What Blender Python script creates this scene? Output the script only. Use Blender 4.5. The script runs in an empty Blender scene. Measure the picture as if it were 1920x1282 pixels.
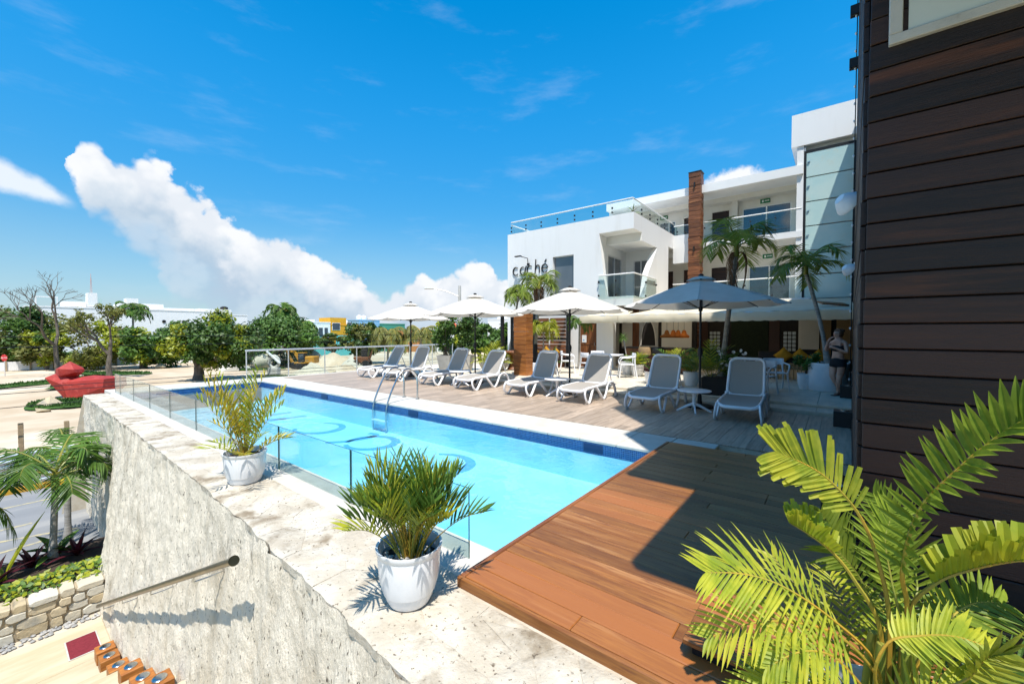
import bpy, math, random
from mathutils import Vector, Matrix, noise
from mathutils.geometry import tessellate_polygon
R = math.radians
rnd = random.Random(7)
scene = bpy.context.scene
C = scene.collection

# ------------------------------------------------------------------ camera
cam_d = bpy.data.cameras.new('camera'); cam = bpy.data.objects.new('camera', cam_d); C.objects.link(cam)
cam_d.sensor_width = 36; cam_d.lens = 775 / 1920 * 36; cam_d.clip_start = .05; cam_d.clip_end = 6000
cam.location = (0, 0, 1.65)
_h = math.hypot(.786, .618); _p = math.atan2(19, 775)
cam.rotation_euler = Vector((.786 / _h * math.cos(_p), .618 / _h * math.cos(_p), -math.sin(_p))).to_track_quat('-Z', 'Y').to_euler()
scene.camera = cam

# ------------------------------------------------------------------ exposure, sun
scene.view_settings.view_transform = 'Standard'; scene.view_settings.look = 'None'
scene.view_settings.exposure = EXPOSURE = 0.48; scene.view_settings.gamma = 1; scene.view_settings.use_curve_mapping = False
scene.cycles.max_bounces = 8; scene.cycles.transparent_max_bounces = 24; scene.cycles.diffuse_bounces = 4
scene.cycles.caustics_reflective = False; scene.cycles.caustics_refractive = False
scene.cycles.use_denoising = True
scene.cycles.sample_clamp_indirect = 6
SUN = Vector((.72, .69, -2.35)).normalized()
sd = bpy.data.lights.new('sun', 'SUN'); sd.energy = 5.0; sd.angle = R(.53); sd.color = (1, .955, .88)
so = bpy.data.objects.new('sun', sd); C.objects.link(so); so.location = (0, 0, 40)
so.rotation_euler = SUN.to_track_quat('-Z', 'Y').to_euler()

# ------------------------------------------------------------------ sky with clouds
world = bpy.data.worlds.new('World'); scene.world = world; world.use_nodes = True
def build_sky():
    nt = world.node_tree; N = nt.nodes; Lk = nt.links; N.clear()
    def nd(t, **k):
        n = N.new(t)
        for a, b in k.items(): setattr(n, a, b)
        return n
    def mth(op, a, b=None, c=None, clamp=False):
        n = nd('ShaderNodeMath', operation=op, use_clamp=clamp)
        for i, v in enumerate((a, b, c)):
            if v is None: continue
            if isinstance(v, (int, float)): n.inputs[i].default_value = v
            else: Lk.new(v, n.inputs[i])
        return n.outputs[0]
    def smooth(v, a, b):
        n = nd('ShaderNodeMapRange', interpolation_type='SMOOTHSTEP'); Lk.new(v, n.inputs[0])
        for i, x in ((1, a), (2, b), (3, 0.), (4, 1.)): n.inputs[i].default_value = x
        return n.outputs[0]
    def curve(v, pts, xs, ys):
        n = nd('ShaderNodeFloatCurve'); Lk.new(mth('MULTIPLY', v, 1 / xs), n.inputs[1])
        c = n.mapping.curves[0]; pts = sorted(pts)
        c.points[0].location = (pts[0][0] / xs, pts[0][1] / ys); c.points[1].location = (pts[-1][0] / xs, pts[-1][1] / ys)
        for p in pts[1:-1]: c.points.new(p[0] / xs, p[1] / ys)
        for p in c.points: p.handle_type = 'VECTOR'
        n.mapping.update()
        return mth('MULTIPLY', n.outputs[0], ys)
    tc = nd('ShaderNodeTexCoord'); sep = nd('ShaderNodeSeparateXYZ'); Lk.new(tc.outputs['Generated'], sep.inputs[0])
    az = mth('MULTIPLY', mth('ARCTAN2', sep.outputs[1], sep.outputs[0]), 180 / math.pi)
    el = mth('MULTIPLY', mth('ARCSINE', sep.outputs[2]), 180 / math.pi)
    def nz(scale, detail, rough=.55, zs=1., off=0):
        mp = nd('ShaderNodeMapping'); mp.inputs['Scale'].default_value = (1, 1, zs); mp.inputs['Location'].default_value = (off, off, off)
        Lk.new(tc.outputs['Generated'], mp.inputs[0])
        n = nd('ShaderNodeTexNoise'); n.inputs['Scale'].default_value = scale; n.inputs['Detail'].default_value = detail; n.inputs['Roughness'].default_value = rough
        Lk.new(mp.outputs[0], n.inputs['Vector']); return mth('SUBTRACT', n.outputs[0], .5)
    def vor(scale, off):
        mp = nd('ShaderNodeMapping'); mp.inputs['Location'].default_value = (off, off, off); wv = nd('ShaderNodeVectorMath', operation='MULTIPLY_ADD')
        tn = nd('ShaderNodeTexNoise'); tn.inputs['Scale'].default_value = scale * 1.3; tn.inputs['Detail'].default_value = 5; Lk.new(tc.outputs['Generated'], tn.inputs['Vector'])
        Lk.new(tn.outputs['Color'], wv.inputs[0]); wv.inputs[1].default_value = (.5 / scale,) * 3; Lk.new(tc.outputs['Generated'], wv.inputs[2]); Lk.new(wv.outputs[0], mp.inputs[0])
        v = nd('ShaderNodeTexVoronoi', feature='F1'); v.inputs['Scale'].default_value = scale; Lk.new(mp.outputs[0], v.inputs['Vector'])
        return mth('SUBTRACT', .34, mth('MULTIPLY', mth('MULTIPLY', v.outputs['Distance'], v.outputs['Distance']), 1.1))
    b1, b2, b3 = vor(13, 0.), vor(29, 2.), vor(60, 4.)
    bil = mth('ADD', b1, mth('ADD', mth('MULTIPLY', b2, .55), mth('MULTIPLY', b3, .3)))
    puff = nz(26, 7, .6); big = nz(7, 5, .55); soft = nz(13, 4, .5, 2.2, 3.1)
    # towering cumulus: top outline and underside over azimuth
    up = [(0, -5), (30, 1), (33, 3), (35.2, 4.6), (38.9, 7.1), (40.8, 8.8), (42.6, 9.5), (45.4, 8.), (47.7, 7.7), (48.7, 6.3), (50.5, 7.3), (52.6, 6.8), (55.3, 5.3), (57.3, 5.8), (58.8, 7.5), (60.5, 8.), (63., 9.1), (65.3, 10.7), (67.6, 11.5), (70.3, 10.8), (72.1, 11.8), (73.1, 13.4), (75.1, 14.7), (77., 15.7), (77.8, 17.), (78.9, 17.3), (80.6, 16.9), (81.8, 17.3), (83., 17.6), (84.1, 17.4), (84.9, 16.), (85.3, -4), (100, -5)]
    lo = [(0, 0), (60, -3), (68.9, -1), (74., 1.9), (77.2, 4.4), (78.5, 6.8), (78.9, 8.4), (80.5, 9.8), (82.2, 11.4), (83.7, 12.5), (84.1, 13.8), (84.7, 16.), (100, 20)]
    azr = az; az = mth('ADD', az, mth('MULTIPLY', puff, 3.5))
    U = curve(az, [(a, b + 5) for a, b in up], 100., 30.); Lw = curve(az, [(a, b + 5) for a, b in lo], 100., 30.)
    e5 = mth('ADD', el, 5)
    wob = mth('ADD', mth('MULTIPLY', puff, 1.9), mth('ADD', mth('MULTIPLY', bil, 2.0), .3))
    top = mth('ADD', mth('SUBTRACT', U, e5), wob)
    bot = mth('ADD', mth('SUBTRACT', e5, Lw), mth('MULTIPLY', wob, 1.3))
    m1 = mth('MULTIPLY', smooth(top, -.1, .9), smooth(bot, -1.3, 1.2))
    front = smooth(sep.outputs[0], -.05, .02)
    m1 = mth('MULTIPLY', m1, front); az = azr
    thin = mth('MULTIPLY_ADD', smooth(mth('ADD', top, mth('MULTIPLY', big, 9)), 2.6, 6.5), -.95, 1)   # the lower body is greyer and thinner
    m1 = mth('MULTIPLY', m1, mth('MULTIPLY_ADD', smooth(mth('ADD', top, mth('MULTIPLY', soft, 7)), 5., 11.), -.35, 1))
    # long streak of cloud at the left
    axis = mth('MULTIPLY_ADD', mth('SUBTRACT', az, 85.), .33, 12.1)
    d2 = mth('ABSOLUTE', mth('SUBTRACT', el, axis)); wid = mth('MULTIPLY_ADD', mth('SUBTRACT', az, 85.), .22, .55)
    m2 = smooth(mth('ADD', mth('SUBTRACT', wid, d2), mth('MULTIPLY', puff, 1.3)), -.25, .75)
    m2 = mth('MULTIPLY', mth('MULTIPLY', m2, smooth(az, 84.2, 86.)), mth('MULTIPLY', smooth(az, 130., 100.), front)); m2 = mth('MULTIPLY', m2, .85)
    # low banks all round the horizon, and a small puff above the roof
    m3 = smooth(mth('ADD', mth('SUBTRACT', 3.4, el), mth('ADD', mth('MULTIPLY', soft, 9.), mth('MULTIPLY', big, 5.))), -.2, 2.6)
    m3 = mth('MULTIPLY', m3, mth('MULTIPLY_ADD', smooth(az, 80, 70), .5, .2))
    ra = mth('MULTIPLY', mth('SUBTRACT', az, 10.3), .42); re = mth('SUBTRACT', el, 17.4)
    m4 = smooth(mth('ADD', mth('SUBTRACT', 1.75, mth('SQRT', mth('ADD', mth('MULTIPLY', ra, ra), mth('MULTIPLY', re, re)))), mth('MULTIPLY', puff, 3.)), 0, .9)
    m4 = mth('MULTIPLY', m4, front)
    # unseen cumulus added outside the view to brighten and neutralise the shade
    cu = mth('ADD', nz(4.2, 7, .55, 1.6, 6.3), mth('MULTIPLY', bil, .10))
    m6_fill = mth('MULTIPLY', mth('MULTIPLY', smooth(cu, .0, .10), mth('MULTIPLY', smooth(el, 2, 7), smooth(el, 36, 20))), mth('ADD', smooth(az, 98, 112), smooth(az, -14, -26)))
    cir = nz(5, 6, .62, 4.0, 8.2)
    m5 = mth('MULTIPLY', smooth(cir, .02, .36), .15)
    sky = nd('ShaderNodeTexSky', sky_type='NISHITA'); sky.sun_disc = False; sky.sun_elevation = R(66.9); sky.sun_rotation = R(226)
    sky.altitude = 0; sky.air_density = 1.0; sky.dust_density = .35; sky.ozone_density = 3.0
    hs = nd('ShaderNodeHueSaturation'); hs.inputs['Hue'].default_value = .489; hs.inputs['Saturation'].default_value = 1.44; hs.inputs['Value'].default_value = 1.20
    dim = nd('ShaderNodeVectorMath', operation='SCALE'); Lk.new(sky.outputs[0], dim.inputs[0]); Lk.new(mth('MULTIPLY_ADD', smooth(el, -2, 32), .54, .46), dim.inputs['Scale'])
    Lk.new(dim.outputs[0], hs.inputs['Color'])
    def mix(f, a, b):
        n = nd('ShaderNodeMix', data_type='RGBA')
        if isinstance(f, (int, float)): n.inputs[0].default_value = f
        else: Lk.new(f, n.inputs[0])
        for s, v in ((6, a), (7, b)):
            if isinstance(v, tuple): n.inputs[s].default_value = v
            else: Lk.new(v, n.inputs[s])
        return n.outputs[2]
    white = (4.65, 4.75, 4.9, 1); grey = (2.1, 2.85, 3.6, 1)
    body = mix(thin, grey, white)
    relief = mix(smooth(mth('ADD', mth('MULTIPLY', bil, .8), mth('MULTIPLY', nz(17, 8, .62, 1.3, 5.), .7)), -.22, .26), (2.5, 3.05, 3.75, 1), white)
    c1 = mix(.33, body, relief)
    col = mix(m5, hs.outputs[0], (4.4, 4.7, 5.0, 1)); col = mix(mth('MULTIPLY', smooth(el, 16, -1), .6), col, (1.95, 3.0, 4.0, 1)); col = mix(m3, col, (2.6, 3.35, 4.05, 1)); col = mix(m2, col, (4.6, 4.8, 5.0, 1)); col = mix(m6_fill, col, c1); col = mix(m1, col, c1); col = mix(m4, col, white)
    bg = nd('ShaderNodeBackground'); bg.inputs['Strength'].default_value = .15
    Lk.new(col, bg.inputs[0]); out = nd('ShaderNodeOutputWorld'); Lk.new(bg.outputs[0], out.inputs[0])
build_sky()

# ------------------------------------------------------------------ materials
MATS = {}
def NM(name):
    m = bpy.data.materials.new(name); m.use_nodes = True; nt = m.node_tree; nt.nodes.clear()
    out = nt.nodes.new('ShaderNodeOutputMaterial'); MATS[name] = m
    return m, nt, out
def M(name, c, rough=.6, c2=None, scale=4, stretch=(1, 1, 1), detail=6, lo=.35, hi=.65, c3=None, scale3=1.5, lo3=.5, hi3=.7, rand=0, randc=None, bump=0, bscale=None, metal=0, spec=.4, trans=0, coat=0, offset=True, pits=None):
    """colour c mottled with c2 (stretched noise) and patches of c3; rand = value change per object"""
    m, nt, out = NM(name); N = nt.nodes; Lk = nt.links
    p = N.new('ShaderNodeBsdfPrincipled'); p.inputs['Roughness'].default_value = rough; p.inputs['Metallic'].default_value = metal
    p.inputs['Specular IOR Level'].default_value = spec; p.inputs['Coat Weight'].default_value = coat
    tc = N.new('ShaderNodeTexCoord'); mp = N.new('ShaderNodeMapping'); mp.inputs['Scale'].default_value = stretch
    src = tc.outputs['Object']; oi = N.new('ShaderNodeObjectInfo')
    if offset:
        va = N.new('ShaderNodeVectorMath'); va.operation = 'MULTIPLY_ADD'
        cb = N.new('ShaderNodeCombineXYZ')
        for i in range(3): Lk.new(oi.outputs['Random'], cb.inputs[i])
        Lk.new(cb.outputs[0], va.inputs[0]); va.inputs[1].default_value = (37, 53, 71); Lk.new(tc.outputs['Object'], va.inputs[2]); src = va.outputs[0]
    Lk.new(src, mp.inputs[0])
    def noise_(s, d):
        n = N.new('ShaderNodeTexNoise'); n.inputs['Scale'].default_value = s; n.inputs['Detail'].default_value = d; n.inputs['Roughness'].default_value = .6; Lk.new(mp.outputs[0], n.inputs['Vector']); return n.outputs[0]
    def rng(v, a, b):
        r = N.new('ShaderNodeMapRange'); r.interpolation_type = 'SMOOTHSTEP'; Lk.new(v, r.inputs[0]); r.inputs[1].default_value = a; r.inputs[2].default_value = b; return r.outputs[0]
    def mix(f, a, b):
        n = N.new('ShaderNodeMix'); n.data_type = 'RGBA'; Lk.new(f, n.inputs[0])
        for s, v in ((6, a), (7, b)):
            if isinstance(v, tuple): n.inputs[s].default_value = (*v, 1)
            else: Lk.new(v, n.inputs[s])
        return n.outputs[2]
    col = None; n1 = None
    if c2: n1 = noise_(scale, detail); col = mix(rng(n1, lo, hi), c, c2)
    if c3: col = mix(rng(noise_(scale3, 5), lo3, hi3), col if col else c, c3)
    if pits: col = mix(rng(noise_(pits[0], 3), pits[1], pits[2]), col if col else c, pits[3])
    if randc: col = mix(rng(oi.outputs['Random'], .35, 1.), col if col else c, randc)
    if rand:
        h = N.new('ShaderNodeHueSaturation'); r = N.new('ShaderNodeMapRange'); Lk.new(oi.outputs['Random'], r.inputs[0]); r.inputs[3].default_value = 1 - rand; r.inputs[4].default_value = 1 + rand
        Lk.new(r.outputs[0], h.inputs['Value'])
        if col: Lk.new(col, h.inputs['Color'])
        else: h.inputs['Color'].default_value = (*c, 1)
        col = h.outputs[0]
    if col: Lk.new(col, p.inputs['Base Color'])
    else: p.inputs['Base Color'].default_value = (*c, 1)
    if bump:
        b = N.new('ShaderNodeBump'); b.inputs['Strength'].default_value = bump; b.inputs['Distance'].default_value = .02
        Lk.new(noise_(bscale or scale * 4, 8), b.inputs['Height']); Lk.new(b.outputs[0], p.inputs['Normal'])
    sh = p.outputs[0]
    if trans:
        t = N.new('ShaderNodeBsdfTranslucent'); mx = N.new('ShaderNodeMixShader'); mx.inputs[0].default_value = trans
        if col: Lk.new(col, t.inputs[0])
        else: t.inputs[0].default_value = (*c, 1)
        Lk.new(sh, mx.inputs[1]); Lk.new(t.outputs[0], mx.inputs[2]); sh = mx.outputs[0]
    Lk.new(sh, out.inputs[0])
    return m
def clear_mat(name, tint, ior=1.45, rough=.0, bump=0, bscale=4, extra=0):
    """clear sheet (glass, water): lets light straight through with a tint, mirrors by Fresnel"""
    m, nt, out = NM(name); N = nt.nodes; Lk = nt.links
    t = N.new('ShaderNodeBsdfTransparent'); t.inputs[0].default_value = (*tint, 1)
    g = N.new('ShaderNodeBsdfGlossy'); g.inputs['Roughness'].default_value = rough
    mx = N.new('ShaderNodeMixShader'); lw = N.new('ShaderNodeLayerWeight'); lw.inputs[0].default_value = .5
    pw = N.new('ShaderNodeMath'); pw.operation = 'POWER'; Lk.new(lw.outputs['Facing'], pw.inputs[0]); pw.inputs[1].default_value = 5
    f0 = ((ior - 1) / (ior + 1)) ** 2; f = N.new('ShaderNodeMath'); f.operation = 'MULTIPLY_ADD'; Lk.new(pw.outputs[0], f.inputs[0]); f.inputs[1].default_value = 1 - f0; f.inputs[2].default_value = f0
    if bump:
        tc = N.new('ShaderNodeTexCoord'); n = N.new('ShaderNodeTexNoise'); n.inputs['Scale'].default_value = bscale; n.inputs['Detail'].default_value = 3; Lk.new(tc.outputs['Object'], n.inputs['Vector'])
        b = N.new('ShaderNodeBump'); b.inputs['Strength'].default_value = bump; b.inputs['Distance'].default_value = .05; Lk.new(n.outputs[0], b.inputs['Height'])
        Lk.new(b.outputs[0], g.inputs['Normal']); Lk.new(b.outputs[0], lw.inputs['Normal'])
    Lk.new(f.outputs[0], mx.inputs[0]); Lk.new(t.outputs[0], mx.inputs[1]); Lk.new(g.outputs[0], mx.inputs[2]); Lk.new(mx.outputs[0], out.inputs[0])
    return m
def glow_mat(name, c, s):
    m, nt, out = NM(name); e = nt.nodes.new('ShaderNodeEmission'); e.inputs[0].default_value = (*c, 1); e.inputs[1].default_value = s; nt.links.new(e.outputs[0], out.inputs[0]); return m

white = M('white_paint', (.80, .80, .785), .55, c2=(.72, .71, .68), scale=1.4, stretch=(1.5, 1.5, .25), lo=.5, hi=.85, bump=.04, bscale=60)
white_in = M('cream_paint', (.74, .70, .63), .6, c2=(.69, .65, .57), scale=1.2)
plastic = M('white_plastic', (.80, .81, .83), .32, c2=(.74, .75, .77), scale=6, spec=.5)
ceramic = M('white_glaze', (.80, .80, .81), .22, c2=(.72, .72, .72), scale=7, lo=.5, hi=.75, spec=.5)
sling = M('sling_mesh', (.39, .36, .32), .75, c2=(.35, .32, .285), scale=160, detail=2, trans=.12)
stone = M('limestone', (.46, .40, .31), .9, c2=(.57, .52, .43), scale=3.6, c3=(.22, .17, .11), scale3=2.6, lo3=.50, hi3=.70, pits=(34, .60, .70, (.14, .11, .075)), rand=.06, bump=.8, bscale=24, offset=False)
stone_face = M('limestone_face', (.70, .625, .50), .9, c2=(.52, .45, .34), scale=2.2, stretch=(1, 1.1, .5), lo=.46, hi=.72, c3=(.25, .20, .135), scale3=4.2, lo3=.61, hi3=.76, pits=(36, .615, .69, (.075, .058, .04)), bump=1., bscale=46, offset=False)
mortar = M('mortar', (.50, .45, .365), .92, c2=(.44, .38, .29), scale=7, bump=.3, bscale=60)
rubble_stone = M('rubble_stone', (.52, .42, .26), .9, c2=(.40, .32, .20), scale=6, c3=(.22, .20, .16), scale3=3, lo3=.52, hi3=.7, rand=.22, randc=(.42, .40, .34), bump=.6, bscale=24)
coping_m = M('coping_marble', (.58, .55, .485), .55, c2=(.50, .465, .40), scale=3, c3=(.55, .52, .46), scale3=9, lo3=.6, hi3=.8, rand=.04, bump=.08, bscale=50)
travertine = M('travertine', (.66, .585, .47), .5, c2=(.52, .465, .375), scale=2.2, stretch=(1, 2.5, 1), c3=(.44, .39, .31), scale3=3, lo3=.58, hi3=.8, rand=.06, bump=.05, bscale=40)
deck_tile = M('wood_look_tile', (.42, .325, .245), .42, c2=(.285, .215, .16), scale=3.2, stretch=(.5, 7, 1), lo=.38, hi=.66, c3=(.13, .10, .08), scale3=.9, lo3=.66, hi3=.8, rand=.16, bump=.05, bscale=30)
teak = M('red_hardwood', (.37, .152, .036), .40, c2=(.20, .070, .017), scale=3.0, stretch=(9, .55, 9), lo=.24, hi=.72, pits=(11, .48, .74, (.17, .058, .02)), c3=(.47, .235, .09), scale3=1.4, lo3=.52, hi3=.75, rand=.32, randc=(.26, .090, .024), bump=.12, bscale=14, spec=.45)
dark_wood = M('dark_stained_wood', (.036, .017, .011), .5, c2=(.020, .011, .009), scale=2.5, stretch=(9, .7, 9), c3=(.12, .040, .016), scale3=1., lo3=.54, hi3=.76, rand=.35, randc=(.046, .020, .014), bump=.22, bscale=16, spec=.4)
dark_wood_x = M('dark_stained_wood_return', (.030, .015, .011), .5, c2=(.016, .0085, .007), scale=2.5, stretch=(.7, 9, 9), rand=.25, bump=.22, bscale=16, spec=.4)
brown_wood = M('brown_wood', (.20, .075, .028), .5, c2=(.10, .036, .015), scale=3., stretch=(7, .8, 7), c3=(.30, .13, .05), scale3=1.3, lo3=.55, hi3=.75, rand=.3, bump=.15, bscale=16)
orange_wood = M('orange_wood', (.40, .155, .032), .5, c2=(.28, .095, .02), scale=4, stretch=(1, 6, 6), rand=.12, bump=.1)
door_wood = M('door_wood', (.23, .085, .026), .45, c2=(.12, .040, .014), scale=2.6, stretch=(8, 8, .6), c3=(.34, .15, .05), scale3=1.2, lo3=.55, hi3=.75, rand=.2, bump=.1)
black = M('black_metal', (.012, .012, .013), .45, spec=.4)
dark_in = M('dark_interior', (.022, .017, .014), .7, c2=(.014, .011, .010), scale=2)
steel = M('steel', (.62, .62, .60), .22, metal=1, c2=(.5, .5, .48), scale=8)
brass = M('bronze_rail', (.26, .215, .145), .3, metal=1, c2=(.18, .15, .10), scale=6)
alu = M('aluminium', (.72, .73, .74), .35, metal=.6, c2=(.62, .63, .64), scale=6)
canvas = M('canvas', (.66, .62, .55), .85, c2=(.60, .56, .49), scale=2.5, trans=.2, bump=.05, bscale=90)
awning_m = M('awning_canvas', (.80, .71, .53), .8, c2=(.72, .63, .46), scale=1.2, trans=.22, bump=.06, bscale=40)
glass = clear_mat('clear_glass', (.90, .955, .945))
glass_edge = M('glass_edge', (.012, .07, .075), .15, c2=(.02, .10, .10), scale=3, spec=.6)
frost = M('tower_glass', (.42, .60, .58), .10, c2=(.50, .64, .60), scale=.9, c3=(.52, .55, .44), scale3=1.6, lo3=.55, hi3=.8, spec=.6)
win = M('window_glass', (.018, .035, .055), .04, c2=(.03, .05, .07), scale=.6, spec=1.0)
win_pale = M('window_glass_pale', (.10, .115, .13), .05, c2=(.16, .17, .18), scale=.5, spec=1.0)
water = clear_mat('pool_water', (.62, .89, .955), 1.33, .01, .26, 3.4)
pool_floor = M('pool_plaster', (.50, .76, .86), .7, c2=(.42, .70, .82), scale=.9)
pool_blue = M('pool_letter', (.12, .37, .64), .7, c2=(.15, .42, .68), scale=8)
leaf = M('leaf_green', (.115, .215, .028), .5, c2=(.065, .14, .02), scale=5, rand=.22, trans=.30)
leaf_y = M('leaf_lime', (.44, .44, .03), .42, c2=(.28, .36, .024), scale=6, rand=.15, trans=.40)
leaf_yy = M('leaf_yellow', (.66, .47, .03), .45, c2=(.32, .31, .028), scale=8, rand=.22, trans=.35)
leaf_ad = M('leaf_areca_deep', (.25, .32, .028), .5, c2=(.13, .20, .018), scale=11, c3=(.28, .33, .03), scale3=5, lo3=.5, hi3=.7, rand=.2, trans=.42)
leaf_areca = M('leaf_areca', (.46, .46, .04), .5, c2=(.24, .31, .025), scale=11, c3=(.50, .46, .04), scale3=5, lo3=.5, hi3=.7, rand=.2, trans=.42)
leaf_p = M('leaf_palm', (.27, .34, .045), .5, c2=(.15, .23, .028), scale=6, rand=.2, trans=.32)
leaf_d = M('leaf_dark', (.085, .155, .027), .5, c2=(.050, .105, .019), scale=4, rand=.2, trans=.22)
leaf_olive = M('leaf_olive', (.21, .205, .042), .55, c2=(.125, .15, .03), scale=2, rand=.15, trans=.3)
leaf_red = M('leaf_maroon', (.085, .012, .022), .4, c2=(.045, .008, .014), scale=6, rand=.2, trans=.25)
leaf_dry = M('leaf_dry', (.22, .115, .055), .8, c2=(.14, .07, .035), scale=6, rand=.2, trans=.2)
stalk = M('stalk_yellow', (.44, .25, .03), .45, c2=(.32, .27, .035), scale=6, rand=.15)
stalk_g = M('stalk_green', (.19, .24, .035), .45, c2=(.26, .22, .04), scale=8, rand=.15)
bark = M('bark', (.165, .135, .105), .9, c2=(.095, .078, .06), scale=8, stretch=(1, 1, .4), bump=.5, bscale=20)
bark_palm = M('palm_bark', (.36, .34, .31), .9, c2=(.24, .225, .20), scale=3, stretch=(.6, .6, 7), bump=.5, bscale=10)
soil = M('soil', (.035, .024, .017), .95, c2=(.06, .04, .028), scale=18, bump=.6)
pebble_m = M('pebbles', (.52, .50, .47), .7, c2=(.30, .30, .29), scale=9, rand=.3)
sand = M('sand', (.50, .40, .28), .95, c2=(.42, .32, .21), scale=.35, c3=(.58, .49, .37), scale3=.13, lo3=.45, hi3=.65, bump=.4, bscale=2.5, offset=False)
earth = M('far_earth', (.20, .19, .10), .95, c2=(.10, .13, .05), scale=.05, offset=False)
asphalt = M('asphalt', (.215, .22, .225), .85, c2=(.185, .19, .195), scale=1.2, stretch=(.3, 1.5, 1), c3=(.26, .26, .255), scale3=.6, bump=.15, bscale=60, offset=False)
yellow_p = M('yellow_paint', (.62, .33, .02), .7, c2=(.5, .27, .03), scale=6)
yellow_f = M('worn_yellow_line', (.42, .36, .20), .8, c2=(.27, .26, .22), scale=9, lo=.4, hi=.6)
pale_stone = M('pale_paving', (.50, .43, .30), .75, c2=(.42, .35, .22), scale=2, stretch=(.5, 2, 1), bump=.15, bscale=30, rand=.05)
grass_m = M('grass_green', (.045, .11, .014), .9, c2=(.03, .075, .010), scale=3, trans=.1)
red_p = M('red_sculpture', (.36, .032, .022), .65, c2=(.27, .022, .018), scale=2, c3=(.42, .06, .045), scale3=4, bump=.2)
mat_red = M('red_mat', (.19, .018, .028), .95, c2=(.15, .012, .02), scale=30, bump=.4, bscale=200)
corr = M('corrugated_zinc', (.62, .68, .72), .4, metal=.3, c2=(.55, .60, .64), scale=1.5)
pale_conc = M('pale_concrete', (.55, .53, .49), .8, c2=(.44, .42, .38), scale=3, c3=(.34, .32, .29), scale3=6, lo3=.6, hi3=.8, bump=.2, bscale=40)
grey_pot = M('grey_planter', (.50, .48, .44), .75, c2=(.42, .40, .36), scale=5, bump=.15)
green_wall = M('plant_wall', (.012, .026, .008), .8, c2=(.006, .013, .005), scale=20, bump=1., bscale=40)
rattan = M('rattan', (.40, .27, .135), .7, c2=(.28, .18, .085), scale=40, stretch=(1, 1, 5), bump=.4)
mustard = M('mustard_cloth', (.52, .27, .018), .9, c2=(.45, .22, .015), scale=20)
skin = M('skin', (.66, .38, .28), .5, c2=(.44, .225, .155), scale=5, spec=.4)
hair = M('brown_hair', (.115, .055, .026), .6, c2=(.07, .034, .017), scale=30, stretch=(1, 1, .3))
cloth_black = M('black_cloth', (.010, .010, .013), .85, c2=(.016, .016, .02), scale=40)
sign_green = M('sign_green', (.01, .16, .06), .5)
digger_y = M('digger_yellow', (.50, .24, .018), .5, c2=(.42, .19, .015), scale=3, c3=(.25, .15, .06), scale3=2, lo3=.58, hi3=.75)
lamp_weave = M('woven_shade', (.42, .16, .03), .7, c2=(.22, .08, .015), scale=30, stretch=(1, 1, 4), trans=.35)
bulb = glow_mat('bulb', (1, .62, .25), 14)
poster_w = M('paper', (.75, .75, .74), .7)
beige_drum = M('beige_drum', (.55, .50, .38), .7, c2=(.46, .41, .30), scale=2)
def mosaic():
    m, nt, out = NM('blue_mosaic'); N = nt.nodes; Lk = nt.links
    p = N.new('ShaderNodeBsdfPrincipled'); p.inputs['Roughness'].default_value = .18
    tc = N.new('ShaderNodeTexCoord'); b = N.new('ShaderNodeTexBrick'); mp = N.new('ShaderNodeMapping')
    cb = N.new('ShaderNodeCombineXYZ'); sp = N.new('ShaderNodeSeparateXYZ'); ad = N.new('ShaderNodeMath'); ad.operation = 'ADD'
    Lk.new(tc.outputs['Object'], sp.inputs[0]); Lk.new(sp.outputs[0], ad.inputs[0]); Lk.new(sp.outputs[1], ad.inputs[1]); Lk.new(ad.outputs[0], cb.inputs[0]); Lk.new(sp.outputs[2], cb.inputs[1])
    Lk.new(cb.outputs[0], b.inputs['Vector'])
    b.offset = 0; b.inputs['Color1'].default_value = (.004, .028, .13, 1); b.inputs['Color2'].default_value = (.008, .06, .23, 1); b.inputs['Mortar'].default_value = (.09, .20, .36, 1)
    b.inputs['Scale'].default_value = 1; b.inputs['Brick Width'].default_value = .028; b.inputs['Row Height'].default_value = .028; b.inputs['Mortar Size'].default_value = .0022
    Lk.new(b.outputs[0], p.inputs['Base Color']); Lk.new(p.outputs[0], out.inputs[0]); return m
mosaic_m = mosaic()

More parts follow.
